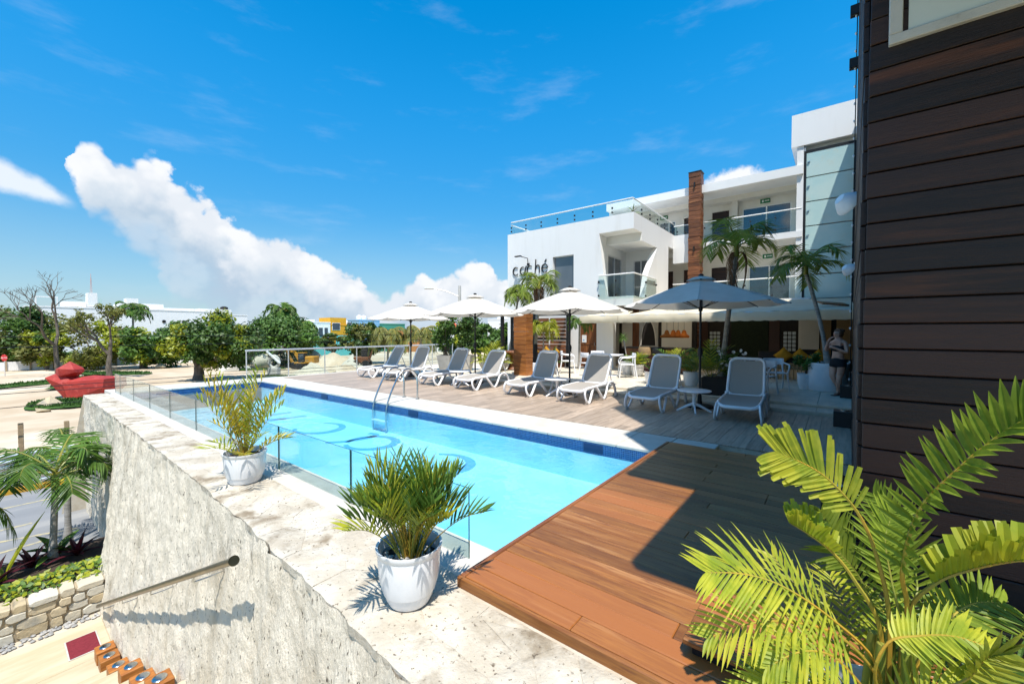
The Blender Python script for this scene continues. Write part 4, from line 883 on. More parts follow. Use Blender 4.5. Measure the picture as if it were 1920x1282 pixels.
part('cross_board', MB().cbox(-.034, -.021, -.38, .38, .95, 1.02, .004), door_wood, dr); part('handle', MB().tube([(-.03, -.3, .9), (-.07, -.3, .92), (-.07, -.3, 1.05), (-.03, -.3, 1.07)], .01, 6), steel, dr)
po = thing('notice', 'white paper notice with a blue dot on the brown door', 'notice', (16.035, 8.62, 1.35)); part('sheet', MB().box(-.004, .0, -.11, .11, -.16, .16), poster_w, po); part('print', MB().lathe([(.035, 0), (.035, .002), (0, .002)], 14).xf(Matrix.Rotation(R(-90), 4, 'Y')).xf(Matrix.Translation((-.0045, .02, -.06))), pool_blue, po)

# ================================================================== ground floor bar under the awning
bar_w = thing('bar_back_wall', 'panelled back wall of the bar with arched mirror niche', 'wall', (18, 6, .14))
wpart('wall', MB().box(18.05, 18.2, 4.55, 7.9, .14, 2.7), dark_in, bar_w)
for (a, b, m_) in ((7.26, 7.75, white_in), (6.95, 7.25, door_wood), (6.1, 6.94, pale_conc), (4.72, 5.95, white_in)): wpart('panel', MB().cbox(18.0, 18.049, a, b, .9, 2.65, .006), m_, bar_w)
wpart('mirror', MB().prism(ell(6.52, 1.05, .33, 1.1, 0, 180, 20), 17.985, 17.998, 'x'), dark_in, bar_w); wpart('mirror_rim', MB().tube([(17.98, p[0], p[1]) for p in ell(6.52, 1.05, .33, 1.1, 0, 180, 24)], .02, 6), white_in, bar_w)
bk = thing('restaurant_back_wall', 'dark back wall of the shaded restaurant with planting and glass blocks', 'wall', (20.3, 2, .14))
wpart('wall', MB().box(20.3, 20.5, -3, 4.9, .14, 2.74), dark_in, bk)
wpart('plant_panel', MB().cbox(20.24, 20.299, 2.25, 3.66, .5, 2.6, .01), green_wall, bk); wpart('wood_panel', MB().cbox(20.25, 20.299, 1.86, 2.24, .14, 2.7, .006).cbox(20.25, 20.299, 4.62, 4.88, .14, 2.7, .006), dark_wood, bk)
wpart('beige_panel', MB().cbox(20.2, 20.299, .55, 1.22, .95, 2.7, .006), white_in, bk)
for (a, b) in ((.18, .5), (-.55, .02)): wpart('wood_slab', MB().cbox(20.2, 20.299, a, b, .6, 2.65, .01), rattan, bk)
gbm = MB().cbox(-.03, .03, -.06, .06, -.065, .065, .012).mesh('glass_block', M('glass_block', (.62, .66, .68), .2, c2=(.45, .5, .52), scale=30, spec=.8))
for yc in (4.32, 1.52):
    for i in range(3):
        for j in range(5): o = part('glass_block', gbm, None, bk); o.location = (20.27 - 20.3, yc - 2 + (i - 1) * .15, .93 + j * .165 - .14)
bc = thing('bar_counter', 'dark bar counter under the awning behind the stools', 'bar counter', (15.7, 5.3, .14))
wpart('front', MB().cbox(15.5, 15.95, 4.15, 6.5, .14, 1.02, .01), door_wood, bc); wpart('top', MB().cbox(15.3, 16.05, 4.1, 6.6, 1.021, 1.07, .01), black, bc)
def stool(lab, x, y, dark):
    t = thing('bar_stool', lab, 'bar stool', (x, y, .142), R(10), 'bar stools at the counter'); mm = black if dark else rattan
    part('seat', MB().lathe([(.19, .66), (.21, .69), (.2, .72), (0, .73)], 16), mm, t, 40)
    part('back', MB().tube([(.02 - .2 * math.cos(R(a)), .22 * math.sin(R(a)), .83) for a in range(-90, 91, 18)], .13, 8, flat=.14), mm, t, 40)
    for a in range(4): part('leg', MB().tube([(.13 * math.cos(R(45 + 90 * a)), .13 * math.sin(R(45 + 90 * a)), .67), (.22 * math.cos(R(45 + 90 * a)), .22 * math.sin(R(45 + 90 * a)), 0)], .014, 6), black, t)
    part('footrest', MB().tube([(.185 * math.cos(R(a)), .185 * math.sin(R(a)), .26) for a in range(0, 360, 30)], .01, 6, closed=True), black, t)
stool('woven bar stool, left of the two at the counter', 14.85, 5.5, False); stool('black bar stool beside the woven one at the counter', 14.95, 5.08, True)
for i, y in enumerate((5.25, 5.0, 4.82, 4.6)):
    t = thing('pendant_lamp', ('wide woven pendant lamp, leftmost of four over the bar', 'woven pendant lamp second from left over the bar', 'narrow woven pendant lamp third from left over the bar', 'woven pendant lamp rightmost of four over the bar')[i], 'pendant lamp', (16.5, y, 1.42), 0, 'woven pendant lamps over the bar')
    part('shade', MB().lathe([(.17 if i else .24, 0), (.20 if i else .26, .06), (.10, .15), (.07, .26), (.03, .3)], 18, cap=False), lamp_weave, t, 40); part('cord', MB().tube([(0, 0, .3), (0, 0, 1.29)], .006, 5), black, t)
    if i != 0: part('bulb', MB().lathe([(0, -.0), (.03, .02), (.034, .05), (.015, .09)], 10, (0, 0, .02)), bulb, t, 60)
sf = thing('rattan_sofa', 'long rattan sofa with three mustard pillows under the awning', 'sofa', (16, 1.2, .142))
part('seat', MB().cbox(-.35, .3, -1., .9, .32, .44, .02), rattan, sf); part('back', MB().cbox(.18, .32, -1., .9, .44, .85, .03), dark_in, sf)
for i in range(19): part('slat', MB().tube([(-.36, -.98 + i * .104, 0), (-.38, -.98 + i * .104, .5)], .017, 6), rattan, sf)
part('rail', MB().tube([(-.38, -1, .5), (-.38, .9, .5)], .024, 8), rattan, sf)
pl_me = None
def pillow(x, y, z, rz, lab, grp='mustard pillows'):
    m = MB(); n = 9
    for j in range(n):
        for i in range(n):
            u, v = -1 + 2 * i / (n - 1), -1 + 2 * j / (n - 1); th = .085 * ((1 - u ** 4) * (1 - v ** 4)) ** .6; sh = 1 - .10 * (1 - abs(u) ** 2) * abs(v) ** 4
            m.v.append((th, u * .21 * (1 - .10 * (1 - v * v)), v * .21 * (1 - .10 * (1 - u * u))))
    k = n * n; m.v += [(-p[0], p[1], p[2]) for p in m.v[:k]]
    for j in range(n - 1):
        for i in range(n - 1): a = j * n + i; m.f += [(a, a + 1, a + n + 1, a + n), (k + a, k + a + n, k + a + n + 1, k + a + 1)]
    m.m = [0] * len(m.f); m.xf(Matrix.Rotation(R(45), 4, 'X')); o = link('pillow', m.mesh('pillow', mustard, 180)); o.location = (x, y, z); o.rotation_euler = (0, R(-14), R(rz)); tag(o, lab, 'pillow', grp)
pillow(16.05, 1.36, .88, 6, 'mustard pillow on the rattan sofa, leftmost of three'); pillow(16.1, .92, .86, -4, 'mustard pillow in the middle of the rattan sofa'); pillow(16.1, .45, .84, 10, 'mustard pillow on the rattan sofa nearest the leaning palm trunk')
# awning
aw = thing('awning', 'long cream canvas awning with scalloped edge shading the bar terrace', 'awning', (14.5, 3, 2.))
def awn(y0, y1, x1, z1):
    m = MB(); n = int((y1 - y0) / .11); k = 9
    for i in range(n + 1):
        y = y0 + (y1 - y0) * i / n
        for j in range(k + 1):
            f = j / k; sag = .05 * math.sin(math.pi * f) * (1 + .4 * noise.noise((y * .9, f, 2))) + .02 * noise.noise((y * 2.4, f * 3, 6)); m.v.append((14.5 + (x1 - 14.5) * f, y, 2.27 + (z1 - 2.27) * f - sag))
    for i in range(n):
        for j in range(k): a = i * (k + 1) + j; m.f.append((a, a + 1, a + k + 2, a + k + 1)); m.m.append(0)
    b = len(m.v); q = 4
    for i in range(n + 1):
        y = y0 + (y1 - y0) * i / n; dz = .27 + .022 * abs(math.sin(math.pi * y / .34))
        for j in range(q + 1): f = j / q; m.v.append((14.5 - .03 * math.sin(f * 3) + .018 * noise.noise((y * 3.5, f, 8)), y, 2.27 - dz * f))
    for i in range(n):
        for j in range(q): a = b + i * (q + 1) + j; m.f.append((a, a + 1, a + q + 2, a + q + 1)); m.m.append(0)
    return m
wpart('canvas', awn(-.4, 6.38, 20.7, 2.98), awning_m, aw, 50); wpart('side_canvas', awn(6.39, 8.0, 15.97, 2.47), awning_m, aw, 50)
wpart('front_bar', MB().tube([(14.52, -.4, 2.25), (14.52, 8., 2.25)], .025, 8), alu, aw, 40)
bdw = link('loose_board', MB().cbox(-.22, .22, -.35, .35, 0, .05, .01).mesh('loose_board', door_wood)); bdw.location = (16.2, .12, 2.50); bdw.rotation_euler = (R(6), R(-12), R(20)); tag(bdw, 'brown board lying on the right end of the cream awning', 'board')

# ================================================================== timber pavilion to the left of the hotel
tp = thing('timber_post', 'broad honey coloured timber clad post at the front of the pavilion', 'post', (11.6, 8.62, .142))
hm = M('honey_wood', (.36, .135, .03), .45, c2=(.22, .075, .018), scale=3, stretch=(.8, .8, 7), rand=.25, bump=.1)
tm = MB().cbox(-.2, .2, -.27, .27, 0, .148, .006).mesh('post_plank', hm)
for i in range(15): o = part('plank', tm, None, tp); o.location = (gw.uniform(-.004, .004), gw.uniform(-.004, .004), i * .152)
pe = thing('pergola', 'dark steel pergola with brown slatted screens beside the hotel', 'pergola', (14.5, 10.5, .14))
for (x, y) in ((13.4, 11.05), (15.0, 11.78), (15.5, 9.12), (13.3, 9.35)): wpart('post', MB().cbox(x - .06, x + .06, y - .06, y + .06, .14, 2.36, .006), black, pe)
wpart('beam', MB().cbox(13.2, 15.6, 11.6, 11.75, 2.361, 2.5, .006), black, pe); wpart('beam', MB().cbox(15.44, 15.56, 9.05, 11.59, 2.361, 2.5, .006), black, pe); wpart('beam', MB().cbox(13.24, 13.36, 9.05, 11.59, 2.361, 2.5, .006), black, pe); wpart('beam', MB().cbox(13.361, 15.439, 9.06, 9.18, 2.362, 2.5, .006), black, pe)
for (a, b) in ((9.22, 10.02), (10.10, 10.92)):
    wpart('screen_frame', MB().cbox(15.46, 15.5, a - .04, b + .04, 1.30, 1.38, .005), black, pe)
    for k in range(11): wpart('slat', MB().cbox(15.48, 15.505, a, b, .46 + k * .165, .605 + k * .165, .004), brown_wood, pe)
bn = thing('pavilion_bench', 'dark built in bench along the pavilion screen', 'bench', (15.1, 10, .142)); part('seat', MB().cbox(-.3, .3, -.85, .95, .3, .42, .02), dark_in, bn); part('base', MB().cbox(-.25, .28, -.8, .9, 0, .299, .01), brown_wood, bn)
for i, y in enumerate((9.55, 10.0, 10.7)): pillow(15.2, y, .76, 8 * i - 6, ('mustard pillow on the pavilion bench nearest the hotel', 'mustard pillow on the pavilion bench beside the small palm', 'mustard pillow at the far end of the pavilion bench')[i])
stp = thing('stump_table', 'rustic table on a carved dark stump beside the timber post', 'table', (13.2, 10.3, .142)); part('top', MB().lathe([(.42, .66), (.45, .69), (.43, .74), (0, .74)], 14), door_wood, stp, 40); part('stump', MB().lathe([(.28, 0), (.2, .12), (.14, .34), (.17, .5), (.3, .66)], 10), brown_wood, stp, 60)

# ================================================================== furniture
def rrect(x0, x1, y0, y1, r, n=4):
    out = []
    for cx, cy, a in ((x1 - r, y1 - r, 0), (x0 + r, y1 - r, 90), (x0 + r, y0 + r, 180), (x1 - r, y0 + r, 270)): out += arc(cx, cy, r, a, a + 90, n)
    return out
def make_lounger():
    t = thing('sun_lounger', 'x', 'sun lounger', (0, 0, 0), 0, 'sun loungers in a row on the tiled deck')
    zs = lambda x: .335 + .035 * math.sin((x - .05) * 2.2)
    fr = MB(); P = [(x, y, zs(x) - (.05 * max(0, (.16 - x) / .16) ** 2)) for x, y in rrect(.0, 1.28, -.34, .34, .14)]
    fr.tube(P, .036, 8, closed=True, flat=.8); part('seat_frame', fr, plastic, t, 60)
    s = MB(); nx, ny = 12, 6
    for i in range(nx + 1):
        for j in range(ny + 1):
            x = .03 + 1.21 * i / nx; y = -.305 + .61 * j / ny; k = 1 if .12 < x < 1.2 else .92; s.v.append((x, y * k, zs(x) + .012 - .028 * (1 - (2 * j / ny - 1) ** 2) * math.sin(math.pi * i / nx) - (.05 * max(0, (.16 - x) / .16) ** 2)))
    for i in range(nx):
        for j in range(ny): a = i * (ny + 1) + j; s.f.append((a, a + 1, a + ny + 2, a + ny + 1)); s.m.append(0)
    part('seat_sling', s, sling, t, 60)
    A = R(62); X0, Z0 = 1.17, .375; T = lambda u, y, h=0: (X0 + u * math.cos(A) - h * math.sin(A), y, Z0 + u * math.sin(A) + h * math.cos(A))
    b = MB(); b.tube([T(u, y * (1.0 - .10 * max(0, u - .3))) for u, y in rrect(-.02, .80, -.325, .325, .12)], .034, 8, closed=True, flat=.8, up=(0, 0, 1)); part('back_frame', b, plastic, t, 60)
    s = MB()
    for i in range(9):
        for j in range(7): u = .02 + .74 * i / 8; y = (-.29 + .58 * j / 6) * (1 - .10 * max(0, u - .3)); s.v.append(T(u, y, .008 - .022 * (1 - (j / 3 - 1) ** 2)))
    for i in range(8):
        for j in range(6): a = i * 7 + j; s.f.append((a, a + 1, a + 8, a + 7)); s.m.append(0)
    part('back_sling', s, sling, t, 60)
    for sy in (-1, 1):
        y = .345 * sy; o = .03 * sy
        part('leg', MB().tube(smooth_path([(.06, y, .33), (-.01, y + o * .4, .24), (.02, y + o, .10), (.12, y + o, .025), (.20, y + o, .05), (.42, y, .31)], 4), [.034] * 21, 8, flat=.7), plastic, t, 60)
        part('leg', MB().tube(smooth_path([(.60, y, .335), (.74, y + o, .17), (.88, y + o, .035), (.98, y + o, .03), (1.10, y + o, .17), (1.24, y, .33), (1.40, y + o * .5, .385), (1.56, y + o, .29), (1.68, y + o, .03)], 4), [.036] * 33, 8, flat=.75), plastic, t, 60)
        part('foot', MB().cbox(1.63, 1.73, y + o - .03, y + o + .03, 0, .03, .008), grey_pot, t); part('foot', MB().cbox(.08, .18, y + o - .03, y + o + .03, 0, .02, .006), grey_pot, t)
        part('hinge', MB().cbox(1.12, 1.22, .335 * sy - .03, .335 * sy + .03, .36, .43, .012), plastic, t)
    part('stay', MB().tube([T(.45, -.3, -.02), (1.62, -.3, .30), (1.62, .3, .30), T(.45, .3, -.02)], .014, 6), plastic, t)
    return t
lounger = make_lounger()
LL = ['lounger nearest the timber building, wholly in its shade', 'shaded lounger on the left of the nearest side table', 'lounger with half sunlit backrest beside the cluster of shaded ones', 'lounger with fully shaded backrest in front of the timber post', 'lounger with half sunlit backrest left of the timber post and behind the ladder', 'lounger with dark shaded backrest in front of the grey planters', 'lounger with half sunlit backrest second from the far railing', 'farthest lounger, next to the glass railing at the deck end']
for i, (y, rz) in enumerate(((1.39, 3), (3.14, -1), (4.81, 1), (6.47, -2), (8.30, 1), (9.95, -1), (11.7, 2), (13.4, -1))):
    o = lounger if i == 0 else dup(lounger, (0, 0, 0)); o.location = (8.34 + .05 * math.sin(i * 3), y, .001); o.rotation_euler.z = R(rz); o['label'] = 'white framed ' + LL[i]
    for ch in (o.children if i else ()):
        if ch.name.startswith('back_'):
            da = R((0, -3, 2, -2, 4, 1, -4, 3)[i]); pv = Vector((1.17, 0, .375)); ch.rotation_euler.y = da; ch.location = pv - Matrix.Rotation(da, 3, 'Y') @ pv
tb = thing('side_table', 'round white side table between the two loungers nearest the timber building', 'side table', (9.0, 2.3, .001), R(20), 'round side tables between loungers')
part('top', MB().lathe([(.0, .425), (.315, .425), (.33, .437), (.325, .45), (.30, .455), (0, .452)], 32), plastic, tb, 40); part('stem', MB().lathe([(.035, .13), (.032, .3), (.06, .42)], 14), plastic, tb, 40)
for a in range(4): part('leg', MB().tube([(0, 0, .17), (.11 * math.cos(R(90 * a)), .11 * math.sin(R(90 * a)), .13), (.33 * math.cos(R(90 * a)), .33 * math.sin(R(90 * a)), .01)], [.032, .028, .022], 8, flat=.75), plastic, tb, 60)
dup(tb, (9.05, 5.64, .001), R(65), 'round white side table between loungers in front of the timber post'); dup(tb, (9.0, 9.12, .001), R(10), 'round white side table between loungers, in front of the grey planters'); dup(tb, (9.0, 12.55, .001), R(30), 'round white side table between the two farthest loungers')
def make_umbrella(lab, x, y, rz, r=1.58, zt=2.78, zr=2.2):
    t = thing('parasol', lab, 'parasol', (x, y, .001), R(rz), 'cream parasols between the loungers'); n = 8; c = MB(); m = 8; q = 4
    top = lambda a, f: None
    for i in range(n):
        a0, a1 = 2 * math.pi * i / n, 2 * math.pi * (i + 1) / n; p0, p1 = Vector((math.cos(a0), math.sin(a0), 0)), Vector((math.cos(a1), math.sin(a1), 0)); b = len(c.v)
        for j in range(m + 1):
            f = .07 + .93 * j / m
            for k in range(q + 1):
                s = k / q; p = p0.lerp(p1, s) * (r * f); z = zt - (zt - zr) * (f ** 1.12) - .06 * f * f * 4 * s * (1 - s) * .8; p *= 1 - .035 * f * 4 * s * (1 - s); c.v.append((p.x, p.y, z))
        for j in range(m):
            for k in range(q): d = b + j * (q + 1) + k; c.f.append((d, d + 1, d + q + 2, d + q + 1)); c.m.append(0)
    part('canopy', c, canvas, t, 25); v = MB(); k = 16
    v.lathe([(.03, zt + .06), (.16, zt + .035), (.30, zt - .03)], k, cap=False); part('vent_cap', v, canvas, t, 60)
    part('pole', MB().tube([(0, 0, .04), (0, 0, zt + .05)], .024, 12), black, t, 60); part('finial', MB().lathe([(.05, zt + .06), (.055, zt + .09), (.035, zt + .11), (0, zt + .11)], 12), black, t, 40)
    part('base', MB().lathe([(.27, 0), (.28, .03), (.25, .055), (.05, .07), (.04, .28), (0, .28)], 28), black, t, 40); part('crank', MB().lathe([(.03, 1.10), (.048, 1.14), (.055, 1.24), (.035, 1.3)], 12), black, t, 40); part('crank_handle', MB().tube([(0, 0, 1.12), (-.05, -.03, 1.12), (-.09, -.05, 1.10)], .01, 6), steel, t)
    for i in range(n):
        a = 2 * math.pi * i / n; d = Vector((math.cos(a), math.sin(a), 0)); pr = [(d * (r * f) + Vector((0, 0, zt - (zt - zr) * (f ** 1.12) - .016))) for f in (.05, .3, .55, .8, 1.0)]
        part('rib', MB().tube(pr, .009, 5), black, t); part('strut', MB().tube([(d.x * .03, d.y * .03, zr - .08), d * (r * .5) + Vector((0, 0, zt - (zt - zr) * (.5 ** 1.12) - .03))], .008, 5), black, t)
    part('runner', MB().lathe([(.04, zr - .14), (.045, zr - .05)], 12), black, t, 40)
    return t
make_umbrella('shaded bluish parasol nearest the timber building', 9.65, 2.35, 12, 1.66, 2.80, 2.24); make_umbrella('bright cream parasol in front of the hotel corner balcony', 9.75, 5.68, 35); make_umbrella('cream parasol showing its tan underside and ribs, left of the hotel', 9.75, 9.18, 5, 1.62); make_umbrella('farthest cream parasol, beside the street lamp', 9.75, 12.45, 22, 1.55, 2.66, 2.12)
# white terrace chairs and tables
def make_chair():
    t = thing('terrace_chair', 'x', 'chair', (0, 0, 0), 0, 'white plastic terrace chairs')
    part('seat', MB().cbox(-.22, .23, -.23, .23, .425, .455, .012), plastic, t)
    bk = MB(); P = [(-.22 + .02, -.25, .64), (-.235, -.23, .66)]
    part('backrest', MB().tube([(-.20 - .09 * math.cos(R(a)) * 1.0, .24 * math.sin(R(a)), .72) for a in range(-80, 81, 16)], .085, 8, flat=.16, up=(0, 0, 1)), plastic, t, 60)
    for s in (-1, 1):
        part('leg', MB().tube([(.20, .21 * s, .44), (.25, .25 * s, 0)], [.022, .016], 8), plastic, t, 60); part('leg', MB().tube(smooth_path([(-.31, .25 * s, 0), (-.24, .235 * s, .42), (-.24, .20 * s, .80)], 4), [.018] + [.022] * 8, 8), plastic, t, 60)
        part('arm', MB().tube(smooth_path([(-.25, .23 * s, .70), (-.05, .27 * s, .665), (.16, .265 * s, .65), (.23, .24 * s, .55), (.21, .215 * s, .44)], 3), .019, 8), plastic, t, 60)
    return t
chair = make_chair()
CH = [((11.55, 1.42, .143), 165, 'white armchair just behind the nearest lounger'), ((12.75, 1.25, .143), 200, 'white armchair facing left, beside the green potted bush'), ((12.3, 2.15, .143), 20, 'white armchair largely hidden behind the nearest lounger backrest'), ((13.05, 5.45, .143), 120, 'white chair beside the dracaena pot with thin bent stem'), ((12.75, 6.62, .143), -30, 'white chair in front of the white corner column'), ((13.2, 7.75, .143), -60, 'white chair by the brown plank door'), ((13.7, 6.85, .143), 200, 'white chair behind the round terrace table by the column'), ((12.4, 8.0, .143), 30, 'white chair beside the timber post')]
for i, (p, rz, lab) in enumerate(CH):
    o = chair if i == 0 else dup(chair, p); o.location = p; o.rotation_euler.z = R(rz); o['label'] = lab
t = thing('terrace_table', 'white square terrace table between chairs by the white column', 'table', (13.25, 6.1, .143), R(10), 'white terrace tables'); part('top', MB().cbox(-.36, .36, -.36, .36, .70, .735, .012), plastic, t)
part('pedestal', MB().tube([(0, 0, .02), (0, 0, .70)], .035, 10), plastic, t, 40); part('base', MB().cbox(-.24, .24, -.24, .24, 0, .03, .01), plastic, t)
dup(t, (12.2, 1.75, .143), R(3), 'white square terrace table behind the nearest lounger')

# ================================================================== pots and plants
def pot_profile(rt, rb, h): return [(rb * .8, 0), (rb, .0), (rb + (rt - rb) * .22, h * .10), (rb + (rt - rb) * .34, h * .20), (rb + (rt - rb) * .44, h * .215), (rb + (rt - rb) * .74, h * .46), (rt * .955, h * .86), (rt * .955, h * .90), (rt * .985, h * .925), (rt * 1.0, h * .985), (rt, h), (rt * .93, h * .99), (rt * .89, h * .80)]
def add_pot(t, rt, rb, h, mat=ceramic, fill=soil, lvl=.82):
    part('pot', MB().lathe(pot_profile(rt, rb, h), 40, cap=False), mat, t, 35); part('soil', MB().lathe([(0, h * lvl + .01), (rt * .5, h * lvl + .006), (rt * .905, h * lvl)], 20, cap=False), fill, t)
def fountain(t, n, z0, r0, L, spread, leafL, w, mats, seed, nl=12, droop=.5, up=1.0, r_st=.005, start=.3, open_=80, dl=.25, stem_h=None, blunt=0, upr=.35, seg=2):
    g = random.Random(seed)
    for i in range(n):
        a = i * 2.39996 + g.uniform(-.3, .3); f = (i + .5) / n; e = R(88 - spread * f ** .8 + g.uniform(-6, 6)); ln = L * g.uniform(.75, 1.12) * (1 - .15 * f); b = Vector((r0 * f * math.cos(a), r0 * f * math.sin(a), z0)); d = Vector((math.cos(a) * math.cos(e), math.sin(a) * math.cos(e), math.sin(e)))
        P = []; p = b.copy(); dd = d.copy()
        for k in range(6): P.append(p.copy()); p = p + dd * ln / 5; dd = (dd + Vector((math.cos(a) * .1, math.sin(a) * .1, -droop / 5 * (k * .5)))).normalized()
        m = MB(); frond(m, P, leafL, w, nl, (0, 0, 1) if e < R(75) else (-math.cos(a), -math.sin(a), .3), open_, .9, r_st, start, dl, 0, 1, rg=g, seg=seg, blunt=blunt); part('frond', m, mats[i % len(mats)] if isinstance(mats[0], list) else mats, t, fix=False)
p1 = thing('potted_palm', 'dense green palm in a white glazed pot on the stone wall, nearest the camera', 'potted plant', (1.585, 2.05, .008), 0, 'potted palms standing on the stone wall')
add_pot(p1, .20, .125, .345, ceramic, black, .72)
gq = random.Random(6)
pm_ = [MB().lathe([(.0, -.014), (.018, -.008), (.023, .002), (.016, .012), (0, .016)], 7, cap=False).mesh('pebble', pebble_m, 60)]
for i in range(70):
    a, r = gq.uniform(0, 6.28), .16 * math.sqrt(gq.random()); o = part('pebble', pm_[0], None, p1); o.location = (r * math.cos(a), r * math.sin(a), .252 + gq.uniform(0, .02)); o.scale = (gq.uniform(.6, 1.15),) * 2 + (gq.uniform(.6, 1.1),); o.rotation_euler = (gq.uniform(-.4, .4), gq.uniform(-.4, .4), gq.uniform(0, 6))
fountain(p1, 58, .25, .065, .58, 18, .18, .015, [[leaf, stalk], [leaf_areca, stalk], [leaf_ad, stalk_g], [leaf, stalk_g]], 3, nl=9, droop=.9, start=.5, open_=36, dl=.2, r_st=.0055, seg=3)
p2 = thing('potted_palm', 'thin yellowing palm in a white pot farther along the stone wall', 'potted plant', (1.74, 5.12, .008), 0, 'potted palms standing on the stone wall')
add_pot(p2, .215, .15, .33, ceramic, soil, .82)
fountain(p2, 24, .27, .05, .92, 15, .16, .018, [[leaf_yy, stalk], [leaf_yy, stalk_g], [leaf_y, stalk], [leaf_areca, stalk]], 14, nl=9, droop=.35, start=.35, open_=42, dl=.1, r_st=.006, seg=3)
fountain(p2, 9, .27, .10, .45, 75, .2, .02, [[leaf_y, stalk_g], [leaf_yy, stalk]], 15, nl=7, droop=.6, start=.3, open_=60, dl=.2, r_st=.004)
fountain(p1, 6, .25, .07, .56, 42, .17, .015, [[leaf_areca, stalk], [leaf_y, stalk_g], [leaf, stalk]], 9, nl=10, droop=.9, start=.55, open_=50, dl=.3, r_st=.005, seg=3)
# big areca at the right front
ar = thing('areca_palm', 'big lime green areca palm with orange yellow stalks in front of the dark timber wall', 'palm', (1.85, -.16, .0), 0)
add_pot(ar, .23, .15, .36, ceramic)
FR = {
'F1': ([(1.86, -.19, .36), (1.843, -.195, .731), (1.807, -.177, .881), (1.774, -.206, 1.092), (1.735, -.28, 1.25), (1.707, -.367, 1.385), (1.682, -.444, 1.46), (1.66, -.52, 1.51)], .135, .025, 34, .30, 50, (-.7, .55, .45), .7, 0),
'F2': ([(1.86, -.18, .36), (1.84, -.193, .713), (1.856, -.257, .845), (1.881, -.349, .917), (1.885, -.45, .976), (1.903, -.537, .983)], .115, .030, 26, .42, 30, (0, .1, 1), .35, 1),
'F3': ([(1.85, -.15, .36), (1.846, -.152, .692), (1.848, -.114, .90), (1.839, -.064, 1.03), (1.80, .02, 1.14), (1.76, .10, 1.195), (1.73, .16, 1.22)], .15, .019, 24, .52, 80, (-.75, -.1, .55), .85, 1),
'F4': ([(1.84, -.14, .36), (1.825, -.128, .657), (1.799, -.056, .814), (1.782, .002, .894), (1.756, .069, .948), (1.731, .119, .98)], .10, .020, 16, .60, 35, (-.2, .2, 1), .5, 1),
'F5': ([(1.83, -.15, .36), (1.734, -.11, .598), (1.627, -.001, .748), (1.512, .117, .861), (1.43, .21, .905), (1.35, .30, .915)], .185, .0125, 24, .40, 82, (-.55, -.4, .75), .9, 0),
'F6': ([(1.83, -.16, .36), (1.707, -.109, .58), (1.611, -.015, .712), (1.496, .101, .767), (1.405, .202, .766), (1.334, .29, .726)], .15, .0135, 20, .38, 80, (-.4, -.4, .8), .8, 0),
'F7': ([(1.83, -.17, .36), (1.68, -.108, .58), (1.668, -.135, .71), (1.682, -.2, .753), (1.692, -.277, .782), (1.728, -.355, .763)], .105, .014, 22, .45, 86, (-.5, -.2, .8), .6, 0),
'F8': ([(1.80, -.14, .36), (1.62, -.08, .573), (1.525, -.003, .693), (1.443, .071, .721), (1.384, .143, .678)], .14, .014, 18, .35, 80, (-.4, -.4, .8), .8, 0),
'F9': ([(1.89, -.16, .36), (1.929, -.149, .569), (1.94, -.075, .764), (1.919, -.013, .85), (1.923, .036, .974)], .15, .015, 22, .4, 75, (-.7, -.4, .4), .8, 0),
'F10': ([(1.88, -.2, .36), (1.79, -.214, .597), (1.884, -.296, .734), (1.967, -.367, .772), (2.035, -.439, .765)], .15, .015, 22, .4, 80, (-.5, -.3, .8), .8, 0),
'F11': ([(1.89, -.18, .36), (1.923, -.19, .591), (2.071, -.243, .725), (2.107, -.201, .894), (2.114, -.124, 1.014)], .15, .015, 22, .35, 75, (-.7, .0, .5), .8, 0),
'F12': ([(1.80, -.18, .36), (1.70, -.15, .50), (1.66, -.21, .62), (1.655, -.28, .655), (1.68, -.34, .63)], .12, .015, 18, .35, 80, (-.5, -.1, .85), .8, 0),
'F13': ([(1.80, -.12, .36), (1.60, -.01, .50), (1.485, .071, .60), (1.413, .13, .61), (1.36, .2, .57)], .13, .014, 18, .35, 80, (-.4, -.4, .8), .8, 0),
'F14': ([(1.87, -.17, .36), (1.896, -.187, .624), (1.945, -.161, .793), (1.976, -.147, .909), (2.022, -.17, .996)], .14, .015, 22, .4, 75, (-.8, -.1, .4), .9, 0),
'F15': ([(1.82, -.20, .36), (1.65, -.24, .62), (1.655, -.30, .70), (1.655, -.33, .77), (1.665, -.36, .79)], .12, .02, 12, .5, 60, (-.7, -.4, .3), .9, 0),
}
ga = random.Random(12)
for k, (P, L, w, n, st_, op, U, fw, bl) in FR.items():
    m = MB(); frond(m, [Vector(p) - Vector(ar.location) for p in P], L, w, n, U, op, fw, .0085 if k in ('F1', 'F2', 'F3', 'F4') else .006, st_, .22 if not bl else .08, 0, 1, rg=ga, seg=4, blunt=bl, jit=.10, prof=(lambda s: .30 + .70 * math.sin(math.pi * (.14 + .80 * s))) if not bl else None)
    part('frond', m, [leaf_y if k in ('F2', 'F4') else (leaf_ad if k in ('F1', 'F9', 'F11', 'F14', 'F10') else leaf_areca), stalk if k not in ('F9', 'F11', 'F14') else stalk_g], ar, fix=False, label='broad yellowed frond with clipped leaflets' if k == 'F2' else None)
